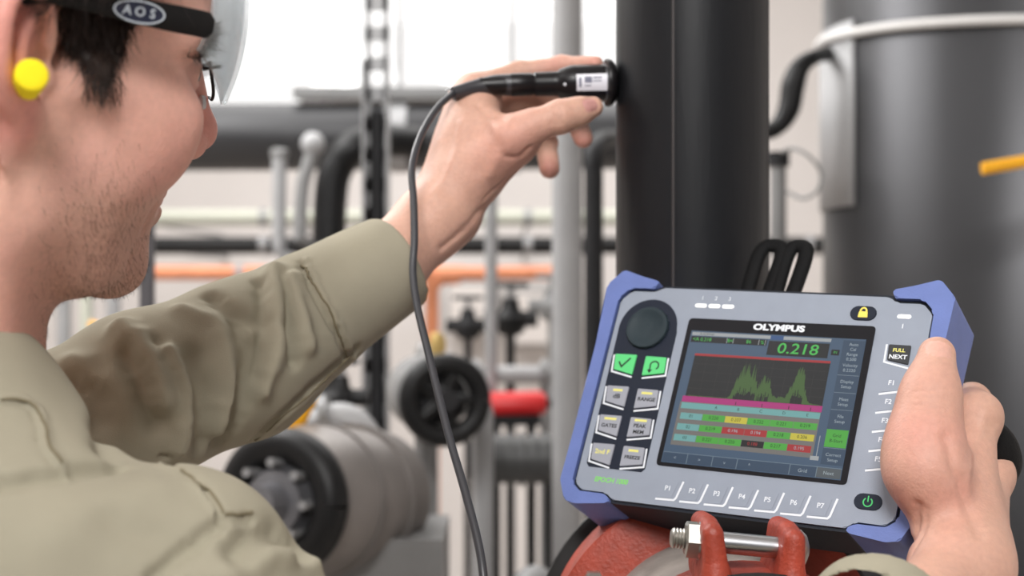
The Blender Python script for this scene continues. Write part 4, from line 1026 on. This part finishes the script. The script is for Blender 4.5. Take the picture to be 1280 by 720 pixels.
BC([(612, 150), (628, 182), (616, 220)], .0045, .0014); BC([(575, 150), (562, 200), (545, 240)], .004, .0012)
BC([(632, 196), (650, 200), (664, 188)], .0022, -.0014)
BC([(1187, 545), (1198, 590), (1216, 640), (1226, 665)], .0040, -.0022)
BC([(1128, 684), (1141, 662), (1145, 636)], .0032, -.0022); BC([(1135, 690), (1150, 664), (1156, 640)], .002, -.0010)
for y in (484, 492, 500, 507): BC([(1140, y + 3), (1186, y)], .0013, -.0006)
BC([(1228, 512), (1218, 560), (1210, 620)], .004, .0012)
for y in (520, 528): BC([(1222, y), (1250, y + 4)], .0014, -.0005)
# nails: a flat bed with a raised rim
def nail(c, axis, nrm, l, w):
    global V
    a = axis / np.linalg.norm(axis); n = nrm - a * (nrm @ a); n /= np.linalg.norm(n); b = np.cross(a, n)
    q = V - c; u = q @ a / l; t = q @ b / w; z = q @ n
    e = np.abs(u) ** 3 + np.abs(t) ** 3
    m = (z > -.004) & (np.abs(z) < .012)
    V = V - N * (.0009 * np.exp(-((e - 1) / .35) ** 2) * m)[:, None]
    return (e < .95) & m
view = lambda p: np.array([0, 0, EYE]) - p
tn = P(738, 131, 1.073); nail_l = nail(tn, P(746, 131, 1.08) - P(725, 138, 1.075), view(tn) / np.linalg.norm(view(tn)) + np.array([.1, 0, .25]), rp(11, 1.07), rp(9, 1.07))
tr = P(1174, 436, .858); nail_r = nail(tr, P(1174, 422, .87) - P(1170, 450, .865), view(tr) / np.linalg.norm(view(tr)) + np.array([.25, 0, .5]), rp(13, .86), rp(17, .86))
N = vnormals(V, Q)
V = V + N * (vnoise(V, 220, 3) * .00018)[:, None]

base = np.array(srgb(236, 182, 168)[:3]); red = np.array(srgb(216, 134, 126)[:3]); yel = np.array(srgb(228, 184, 160)[:3])
stub = np.array(srgb(172, 136, 118)[:3])
C = np.tile(base, (len(V), 1))
def mixc(C, c, w): w = np.clip(w, 0, 1)[:, None]; return C * (1 - w) + c * w
inhead = np.linalg.norm(L - np.array([20, 0, 10]), axis=1) < 175
C = mixc(C, yel, (.5 + .5 * vnoise(V, 60, 5)) * .6)
C = mixc(C, red, inhead * (blob((112, 0, -26), (22, 20, 22)) * .75 + (blob((66, 52, -28), (28, 26, 26)) + blob((66, -52, -28), (28, 26, 26))) * .35))
ear = inhead * np.clip((np.abs(L[:, 1]) - 69) / 7, 0, 1) * np.clip((4 - L[:, 0]) / 10, 0, 1) * np.clip((44 - np.abs(L[:, 2])) / 16, 0, 1)
C = mixc(C, red, ear * .6)
C = mixc(C, red, inhead * (blob((100, 0, -66), (16, 26, 10))) * .6)
jaw = np.clip((-L[:, 2] - 42) / 30, 0, 1) * np.clip((L[:, 0] - 0) / 40, 0, 1) * (L[:, 2] > -140) * inhead
C = mixc(C, stub, jaw * (.55 + .25 * vnoise(V, 900, 2)))
C = mixc(C, red, inhead * blob((-20, 40, -110), (50, 50, 40)) * .35)
hand_r = np.exp(-(np.linalg.norm(V - P(1160, 560, .82), axis=1) / .05) ** 2)
C = mixc(C, np.array(srgb(200, 158, 138)[:3]), (1 - inhead) * .85)
C = mixc(C, red, hand_r * .40 * (.6 + .6 * vnoise(V, 90, 8)))
hand_l = np.exp(-(np.linalg.norm(V - P(640, 190, 1.06), axis=1) / .035) ** 2)
C = mixc(C, red, hand_l * .25)
for q in ((744, 80, 1.11), (729, 178, 1.15), (687, 212, 1.155), (690, 78, 1.12)):
    C = mixc(C, red, np.exp(-(np.linalg.norm(V - P(*q), axis=1) / .014) ** 2) * .5)
C = mixc(C, np.array(srgb(196, 140, 140)[:3]), nail_l * .7); C = mixc(C, np.array(srgb(226, 176, 162)[:3]), nail_r * .6)
skin = mat('skin', srgb(215, 165, 145), rough=.52, spec=.4, var=.05, vscale=260, bump=.45, bscale=650, sss=.12, attr='tint')
# close any pinholes
ed = np.concatenate([Q[:, [0, 1]], Q[:, [1, 2]], Q[:, [2, 3]], Q[:, [3, 0]]]); es = np.sort(ed, 1)
_, inv_, cnt_ = np.unique(es[:, 0].astype(np.int64) * len(V) + es[:, 1], return_inverse=True, return_counts=True)
bd_ = ed[cnt_[inv_] == 1]; holes = []
nxt = {}
for a_, b_ in bd_: nxt.setdefault(int(b_), []).append(int(a_))
while nxt:
    st_ = next(iter(nxt)); loop = [st_]; cur = st_
    while cur in nxt:
        n_ = nxt[cur].pop()
        if not nxt[cur]: del nxt[cur]
        if n_ == st_: break
        loop.append(n_); cur = n_
    if len(loop) > 2: holes.append(loop)
body = pc(np_mesh('body', V, Q, skin, None, holes))
ca = body.data.color_attributes.new('tint', 'FLOAT_COLOR', 'POINT')
ca.data.foreach_set('color', np.concatenate([C, np.ones((len(C), 1))], 1).astype(np.float32).ravel())
BV, BN, BL = V, N, L

# eyes
white = mat('eye_white', srgb(235, 228, 220), .15); iris_m = mat('iris', srgb(70, 58, 44), .1); pupil_m = mat('pupil', (.004, .004, .004, 1), .1)
for s in (1, -1):
    bm = bmesh.new(); bmesh.ops.create_uvsphere(bm, u_segments=24, v_segments=16, radius=.0121 * HS)
    e = bm_obj('eyeball', bm, white, None, smooth=True); e.location = HW(81, 32 * s, 4)
    e.parent = person; e.matrix_parent_inverse = Matrix.Translation((0.34, -0.78, 0))
    gz = HF * .96 - HR * .05
    i = lathe('iris', (0, 0, 0), gz, [(.0104 * HS, .0058 * HS), (.0120 * HS, .0045 * HS), (.01235 * HS, .0018)], iris_m, e)
    lathe('pupil', (0, 0, 0), gz, [(.0121 * HS, .0024 * HS), (.0125 * HS, .0018)], pupil_m, e)

# strands: thin tapering three-sided hairs
def strands(name, roots, dirs, lens, r, m, bend=0.25, parent=None, seg=4, grav=0.0):
    n = len(roots); rs = np.random.RandomState(11)
    dirs = dirs / np.linalg.norm(dirs, axis=1)[:, None]
    jit = rs.normal(size=(n, 3)); side = np.cross(dirs, jit); side /= np.linalg.norm(side, axis=1)[:, None]
    oth = np.cross(dirs, side)
    vs = np.zeros((n, seg + 1, 3, 3)); bdir = rs.normal(size=(n, 3)) * bend + np.array([0, 0, -grav])
    for k in range(seg + 1):
        t = k / seg
        c = roots + (dirs * t + bdir * t * t * .5) * lens[:, None]
        w = (r * (1 - t * .85))
        for j in range(3):
            a = 2.094 * j; vs[:, k, j] = c + (side * math.cos(a) + oth * math.sin(a)) * (w if np.ndim(w) == 0 else w[:, None])
    V_ = vs.reshape(-1, 3); base_ = np.arange(n)[:, None] * (seg + 1) * 3; F_ = []
    for k in range(seg):
        for j in range(3):
            j2 = (j + 1) % 3
            F_.append(np.stack([base_[:, 0] + k * 3 + j, base_[:, 0] + k * 3 + j2, base_[:, 0] + (k + 1) * 3 + j2, base_[:, 0] + (k + 1) * 3 + j], 1))
    o = np_mesh(name, V_, np.concatenate(F_), m, None)
    o['kind'] = 'stuff'
    return o

hair_m = mat('dark_brown_hair', srgb(52, 38, 32), .42, spec=.5, var=.25, vscale=300)
rs = np.random.RandomState(4)
def hairline(L):
    """how far inside the hair region a head-local point lies (mm, positive = hair)"""
    x, y, z = L[:, 0], np.abs(L[:, 1]), L[:, 2]
    fx = np.interp(z, [-40, -12, -5, 2, 12, 25, 40, 60, 75, 92, 140], [-60, 10, 27, 34, 38, 40, 43, 56, 72, 88, 96])   # front edge on the side of the head
    bx = np.interp(z, [-12, -5, 2, 12, 26, 38, 44], [40, 25, 17, 11, 5, -10, -120])                                     # room for the ear
    front = fx - x
    ear_ = np.where((x > -50) & (y > 40), x - bx, 30)
    low = np.where(x <= -50, (z + 62), 99)
    return np.minimum(np.minimum(front, ear_), low)
h = hairline(BL) + vnoise(BV, 700, 6) * 2.5; okh = inhead & (h > 0) & (BL[:, 2] > -64) & ~((BL[:, 0] > -48) & (BL[:, 0] < 2) & (np.abs(BL[:, 1]) > 76))
idx = np.where(okh)[0]
keep = okh[Q].all(1)
used, inv = np.unique(Q[keep], return_inverse=True)
lift = np.clip(h[used] * .5, 0, 3.2) * mm + .0003
hl = BL[used] / 1000
hv = BV[used] + BN[used] * (lift * (1 + .45 * vnoise(np.stack([hl[:, 0] * .5, hl[:, 1], hl[:, 2] * .35], 1), 900, 9)))[:, None]
hq = inv.reshape(-1, 4)
hv = relax(hv, hq, 5)
cap = pc(np_mesh('hair', hv, hq, hair_m))
near_ = idx[(BL[idx, 0] > 0) & (BL[idx, 1] > 0) & (BL[idx, 2] < 60)]
pick = np.concatenate([rs.choice(idx, 6000), rs.choice(near_, 3500)])
Lp = BL[pick]
dl = np.stack([-.55 - .3 * (Lp[:, 2] > 20), .15 * np.sign(Lp[:, 1]) * np.ones(len(pick)), -.55 + .0 * Lp[:, 0]], 1)
near_side = (Lp[:, 0] > 5) & (Lp[:, 2] < 50)
dl[near_side] = np.array([-.15, .10, -.9]) * np.array([1, 1, 1]) + rs.normal(size=(near_side.sum(), 3)) * .18
dl[:, 1] *= np.where(Lp[:, 1] < 0, -1, 1) * np.where(near_side, 1, 1)
dw = dl @ HA + BN[pick] * .35 + rs.normal(size=(len(pick), 3)) * .16
ln = np.where(near_side, rs.uniform(.007, .016, len(pick)), rs.uniform(.02, .04, len(pick)))
st = strands('hair_strand', BV[pick] + BN[pick] * (np.clip(h[pick] * .4, 0, 2.6) * mm)[:, None], dw, ln, .00022, hair_m, .35)
st.parent = cap
# wispy lower edge of the sideburn
def patch(lo, hi, n, dloc, lens, r, name, m, spread=.25, lift=.25, weight=None):
    c = np.where(inhead & np.all(BL > np.array(lo), 1) & np.all(BL < np.array(hi), 1))[0]
    if weight is not None:
        w = weight(BL[c]); c = c[rs.uniform(size=len(c)) < w]
    p = rs.choice(c, n)
    dv = np.tile(np.array(dloc, float), (n, 1)) + rs.normal(size=(n, 3)) * spread
    o = strands(name, BV[p], dv @ HA + BN[p] * lift, rs.uniform(*lens, n), r, m, .3)
    return o
e1 = patch((18, 50, -10), (38, 90, 6), 160, (.1, 0, -1), (.004, .010), .00016, 'sideburn_strand', hair_m); e1.parent = cap
stub_m = mat('stubble', srgb(88, 66, 54), .6)
jw = lambda q: np.clip(1 - np.abs(q[:, 0] - 36 - (-q[:, 2] - 40) * .15) / 34, 0, 1) * np.clip((-q[:, 2] - 22) / 30, 0, 1)
s1 = patch((4, 30, -104), (84, 90, -22), 480, (.15, 0, -1), (.0025, .006), .00009, 'stubble', stub_m, .3, .25, jw); pc(s1)
s2 = patch((70, -34, -122), (112, 40, -78), 420, (.3, 0, -1), (.0015, .003), .0001, 'stubble', stub_m, .3, .3); pc(s2)
s3 = patch((30, 10, -135), (96, 60, -96), 380, (.2, 0, -1), (.0015, .003), .00009, 'stubble', stub_m, .3, .3); pc(s3)
for s in (1, -1):
    lo = (72, 14, 13) if s > 0 else (72, -56, 13); hi = (112, 56, 29) if s > 0 else (112, -14, 29)
    eb = patch(lo, hi, 900, (-.35, .9 * s, .1), (.007, .012), .00022, 'eyebrow', hair_m, .25, .3); pc(eb)
    ths = np.linspace(-1.1, 1.1, 60)
    rt = np.array([HW(81 + 13.8 * math.cos(t * .9), 32 * s + 12.5 * math.sin(t), 7) for t in ths]); dr = np.array([HF * 1.0 + HU * .45 + HR * .6 * math.sin(t) for t in ths])
    pc(strands('eyelash', rt, dr, np.full(60, .010), .00026, hair_m, .15))

# ---------------------------------------------------------------- shirt
K = Field()
CHs = P(-120, 860, .775)
K.cone(P(-84, 544, .715), P(34, 700, .685), rp(152, .715), rp(158, .685), .02)
K.cone(P(-190, 560, .78), P(-84, 544, .715), .066, rp(150, .715), .03)
K.cone(CHs, np.array([CHs[0], CHs[1], .98]), .125, .135, .05)
K.cone(P(34, 702, .685), CHs, .055, .10, .03)
K.cone(CHs, P(-150, 650, .90), .09, .062, .015)
K.cone(P(-12, 500, .725), P(85, 640, .70), rp(72, .725), rp(84, .70), .012)
# left sleeve
sl = [P(-150, 640, .90), P(70, 545, .92), P(180, 495, .95), P(300, 450, 1.0), P(386, 396, 1.03)]
K.chain(sl, [.062, rp(100, .92), rp(104, .95), rp(99, 1.0), rp(79, 1.03)], .003, kin=.012)
CUa, CUb = P(376, 402, 1.026), P(503, 323, 1.066)
K.cone(CUa, CUb, rp(80, 1.026), rp(62, 1.066), .004)
# right upper arm, elbow and forearm
K.chain([P(-60, 760, .65), P(215, 748, .69)], [rp(178, .65), rp(168, .69)], .010)
K.chain([P(225, 770, .69), P(500, 1030, .715), RE_], [rp(158, .69), rp(160, .715), .056], .008)
K.chain([RE_, P(1000, 920, .74), P(1105, 792, .738)], [.056, .05, rp(104, .738)], .02)
# openings: neck, both cuffs
K.cone(HO + H(-14, 0, -60) @ HA, NB + np.array([-.012, .022, -.01]), 56.5 * mm, 55 * mm, .010, sub=True)
ca_ = (CUb - CUa) / np.linalg.norm(CUb - CUa)
K.cone(CUb - ca_ * .035, CUb + ca_ * .10, rp(55, 1.05), rp(56, 1.07), .003, sub=True)
K.cyl_cut(CUb - ca_ * .004, ca_, .09, .12)
cr_ = RW - P(1105, 792, .738); cr_ /= np.linalg.norm(cr_)
cube_cut = P(1125, 772, .762)
K.cone(P(1105, 792, .738) - cr_ * .02, RW + cr_ * .05, rp(92, .738), rp(88, .79), .003, sub=True)
K.cyl_cut(P(1105, 792, .738) + cr_ * .006, cr_, .09, .12)
SV, SQ = K.mesh(.0021)
SV = relax(SV, SQ, 2)
SN = vnormals(SV, SQ)
snaps = snapper(SV)
def CR(pts, width, depth, dd):
    global SV
    SV = crease(SV, SN, snaps(pts), width, depth * 1.25)
f1 = .93
CR([(92, 472), (110, 490), (124, 516)], .007, -.009, .865)
CR([(92, 448), (110, 455), (126, 470)], .009, .004, .865)
CR([(150, 412), (176, 428), (197, 462), (208, 500)], .009, .008, .90)
CR([(166, 440), (184, 478), (196, 530)], .008, -.008, .90)
CR([(214, 436), (232, 474), (236, 512), (228, 560)], .007, .006, .92)
CR([(196, 424), (224, 470), (236, 510)], .006, -.006, .915)
CR([(246, 440), (262, 500), (258, 560)], .009, -.007, .93)
CR([(300, 400), (316, 450), (300, 520), (280, 560)], .008, -.007, .95)
CR([(280, 420), (290, 480), (280, 540)], .008, .006, .94)
CR([(344, 336), (348, 380), (346, 440), (330, 490)], .007, .006, .975)
CR([(330, 350), (334, 400), (326, 470)], .006, -.006, .97)
CR([(366, 345), (378, 390), (388, 430)], .006, .005, .985)
CR([(357, 345), (364, 395), (370, 450)], .005, -.006, .98)
CR([(260, 366), (300, 388), (345, 402)], .006, -.005, .96)
CR([(230, 386), (280, 402), (320, 420)], .008, .004, .955)
CR([(450, 440), (400, 482), (350, 530), (300, 572)], .004, -.004, 1.0)
CR([(120, 460), (128, 510), (140, 560)], .008, -.006, .88)
# stitched seams
CR([(376, 326), (386, 345), (404, 380), (424, 418), (440, 455)], .0022, -.0030, .985)
CR([(384, 322), (394, 341), (412, 376), (432, 414), (448, 450)], .0018, .0014, .99)
CR([(0, 498), (40, 503), (54, 526), (62, 556), (84, 580)], .0022, .0018, .56)
CR([(0, 501), (37, 507), (50, 530), (58, 560), (80, 583)], .0018, -.0016, .56)
CR([(206, 573), (236, 584), (262, 608), (284, 640)], .0020, -.0024, .56)
CR([(200, 577), (230, 589), (256, 613), (278, 645)], .0020, .0014, .56)
CR([(283, 645), (300, 642), (322, 642)], .0022, -.0030, .58)
CR([(283, 645), (250, 672), (215, 700), (195, 724)], .0035, -.0040, .55)
CR([(0, 600), (70, 588), (152, 577)], .004, -.005, .52)
CR([(300, 690), (320, 668), (352, 664), (378, 690)], .008, -.006, .57)
CR([(290, 715), (330, 690), (360, 690), (430, 715)], .008, .005, .57)
CR([(150, 652), (196, 668), (234, 684)], .010, -.003, .52)
CR([(80, 660), (130, 635), (190, 612)], .014, .003, .50)
SEAMS = [[(376, 326), (386, 345), (404, 380), (424, 418), (440, 455)], [(0, 498), (40, 503), (54, 526), (62, 556), (84, 580)], [(222, 584), (240, 592), (262, 612), (284, 642)],
         [(283, 645), (300, 642), (322, 642)], [(450, 440), (400, 482), (350, 530), (300, 572)]]
SN = vnormals(SV, SQ)
SV = SV + SN * (vnoise(SV, 30, 21) * .0018 + vnoise(SV, 75, 22) * .0010)[:, None]
cloth = mat('khaki_cotton', srgb(156, 150, 132), .9, spec=.15, var=.05, vscale=18, bump=.35, bscale=1500)
shirt = pc(np_mesh('shirt', SV, SQ, cloth))
snaps = snapper(SV); seam_m = mat('seam_thread', srgb(124, 115, 94), .9, spec=.1)
for q in SEAMS:
    pts = snaps(q, 10, 5.0)
    if len(pts) > 4:
        pts = [np.mean(pts[max(0, i - 2):i + 3], 0) for i in range(len(pts))]
        o = tube('seam', pts, .0008, seam_m, None, 8, 1, False); o.parent = shirt
# trousers and boots, below the picture
G = Field()
hip = np.array([-.335, .80, 1.0])
for s in (-1, 1):
    o_ = np.array([.62, -.78, 0]) * .095 * s
    G.chain([hip + o_ * .8, hip + o_ * 1.15 + np.array([.02, .015, -.48]), hip + o_ * 1.25 + np.array([0, 0, -.90])], [.105, .078, .062], .04)
G.cone(hip + np.array([0, 0, .06]), hip - np.array([0, 0, .04]), .13, .12, .05)
gv, gq = G.mesh(.008); gv = relax(gv, gq, 2)
pc(np_mesh('trousers', gv, gq, mat('dark_trousers', srgb(58, 62, 70), .9, spec=.15, bump=.2, bscale=900)))
for s in (-1, 1):
    o_ = np.array([.62, -.78, 0]) * .119 * s; a_ = np.array([hip[0], hip[1], 0]) + o_
    G = Field(); ff = np.array([.78, .62, 0])
    G.cone(a_ + np.array([0, 0, .06]), a_ + np.array([0, 0, .16]), .052, .052, .03)
    G.cone(a_ - ff * .04 + np.array([0, 0, .045]), a_ + ff * .15 + np.array([0, 0, .04]), .045, .042, .03)
    G.half((0, 0, .001), (0, 0, -1), .003)
    gv, gq = G.mesh(.005); pc(np_mesh('boot', gv, gq, mat('black_boot', srgb(28, 26, 25), .5)))

# ---------------------------------------------------------------- safety glasses and earplug
blackp = mat('black_plastic', srgb(18, 17, 18), .5, spec=.22, bump=.05, bscale=300)
gl = thing('safety_glasses', 'clear wraparound safety glasses with black temple arm worn by the man', 'glasses', HW(95, 0, 25))
def gp(o):
    o.parent = gl; o.matrix_parent_inverse = Matrix.Translation(-gl.location); return o
lens_m = bpy.data.materials.new('clear_lens'); lens_m.use_nodes = True
nt = lens_m.node_tree; bs = nt.nodes['Principled BSDF']
bs.inputs['Base Color'].default_value = srgb(196, 204, 208); bs.inputs['Roughness'].default_value = .12
tr_ = nt.nodes.new('ShaderNodeBsdfTransparent'); tr_.inputs[0].default_value = (.92, .94, .95, 1); mxn = nt.nodes.new('ShaderNodeMixShader'); mxn.inputs[0].default_value = .30
nt.links.new(tr_.outputs[0], mxn.inputs[1]); nt.links.new(bs.outputs[0], mxn.inputs[2]); nt.links.new(mxn.outputs[0], nt.nodes['Material Output'].inputs[0])
def lens_pt(a, v, off=0):
    """a: -1..1 across the face, v: 0 bottom .. 1 top"""
    th = a * 1.16; R_ = 70 + off
    top = 54; bot = -6 + 12 * abs(a) ** 2.2 - 5 * math.exp(-((abs(a) - .42) / .22) ** 2) + 6 * math.exp(-(a / .16) ** 2)
    if abs(a) > .55: bot = bot + (abs(a) - .55) * 26
    z = bot + (top - bot) * v
    rb = R_ - 4 * (v - .5) ** 2 * 4
    return HW(46 + rb * 1.08 * math.cos(th), rb * math.sin(th) * 1.02, z)
nu, nv = 60, 16
vs = []; fs = []
for lay in (0, 2.2):
    for i in range(nu + 1):
        for j in range(nv + 1): vs.append(lens_pt(-1 + 2 * i / nu, j / nv, lay))
W1 = (nu + 1) * (nv + 1)
for i in range(nu):
    for j in range(nv):
        q = i * (nv + 1) + j
        fs.append((q, q + 1, q + nv + 2, q + nv + 1)); fs.append((W1 + q, W1 + q + nv + 1, W1 + q + nv + 2, W1 + q + 1))
for i in range(nu):
    for j in (0, nv):
        q = i * (nv + 1) + j; fs.append((q, q + nv + 1, W1 + q + nv + 1, W1 + q))
for j in range(nv):
    for i in (0, nu):
        q = i * (nv + 1) + j; fs.append((q, W1 + q, W1 + q + 1, q + 1))
gp(mesh_obj('lens', vs, fs, lens_m))
for s in (1, -1):
    # temple arm: flat bar from the hinge back over the ear
    path = [(75, 71 * s, 30), (64, 75 * s, 30.5), (40, 78 * s, 31), (5, 79 * s, 32.5), (-12, 79 * s, 30), (-30, 78 * s, 18)]
    path = smooth_path([np.array(q, float) for q in path], 8)
    bm = bmesh.new(); rings = []
    for i, q in enumerate(path):
        t = i / (len(path) - 1)
        hh = np.interp(t, [0, .06, .3, .6, 1], [3.6, 5.9, 5.9, 5, 3.4]); th = 2.0
        sec = [(th * cx, hh * cz) for cx, cz in ((-1, -.8), (-.6, -1), (.6, -1), (1, -.8), (1, .8), (.6, 1), (-.6, 1), (-1, .8))]
        rings.append([bm.verts.new(tuple(HW(q[0], q[1] + a, q[2] + b))) for a, b in sec])
    for r0, r1 in zip(rings[:-1], rings[1:]):
        for k in range(8): bm.faces.new((r0[k], r0[(k + 1) % 8], r1[(k + 1) % 8], r1[k]))
    bm.faces.new(rings[0]); bm.faces.new(rings[-1][::-1])
    arm = gp(bm_obj('temple_arm', bm, blackp, None, autosmooth=40))
    if s > 0:
        wm = mat('logo_white', srgb(205, 215, 225), .5); nm = mat('logo_navy', srgb(28, 36, 62), .5)
        # oval emblem with letters on the outer face
        def onarm(u, w, off):
            return Vector(HW(35 + u, np.interp(35 + u, [5, 40, 64, 76], [79, 78, 75, 71]) + 2.0 + off, 31.0 + w))
        def emb(name, ru, rw, off, m, hole=None):
            bm = bmesh.new(); n = 40
            o_ = [bm.verts.new(onarm(ru * math.cos(2 * math.pi * i / n), rw * math.sin(2 * math.pi * i / n), off)) for i in range(n)]
            if hole:
                i_ = [bm.verts.new(onarm(hole[0] * math.cos(2 * math.pi * i / n), hole[1] * math.sin(2 * math.pi * i / n), off)) for i in range(n)]
                for i in range(n): bm.faces.new((o_[i], o_[(i + 1) % n], i_[(i + 1) % n], i_[i]))
            else: bm.faces.new(o_)
            x = bm_obj(name, bm, m, arm); return x
        emb('emblem_field', 11.8, 4.6, .75, nm); emb('emblem_ring', 12.4, 5.0, .85, wm, (11.4, 4.2))
        bm = bmesh.new()
        for ch, u in (('A', -6), ('O', 0), ('S', 6)):
            text_bm(bm, ch, 5.6, 0, 0, 0, M=lambda x, y, u=u: onarm(u + x * 1.1, y, .95), bold=.12)
        bm_obj('emblem_letters', bm, wm, arm)
gp(tube('nose_bridge', [HW(102, 26, 10), HW(108, 20, 2), HW(114, 13, -5), HW(118, 6, -10), HW(119.5, 0, -10), HW(118, -6, -10), HW(114, -13, -5), HW(108, -20, 2), HW(102, -26, 10)], .0010, blackp, None, 8))
gp(lathe('nose_pad', HW(109, 10, -12), HW(114, 11, -11), [(0, .003), (.001, .0042), (.003, .0038)], mat('pad_clear', srgb(210, 215, 220), .2)))
gp(lathe('nose_pad', HW(109, -10, -12), HW(114, -11, -11), [(0, .003), (.001, .0042), (.003, .0038)], MATS['pad_clear']))

pa, pb = P(29, 116, .660), P(40, 93, .628)
Lp_ = np.linalg.norm(pb - pa)
plug = lathe('earplug', pa, pb, [(-.012, .0035), (0, .0058), (Lp_ * .5, .0068), (Lp_ - .0012, .0074), (Lp_ - .0004, .0071), (Lp_, .0064), (Lp_ + .00005, .003)], mat('yellow_foam', srgb(248, 226, 36), .8, spec=.2, bump=.4, bscale=1400))
tag(plug, 'bright yellow foam earplug pushed into the ear of the man', 'earplug')
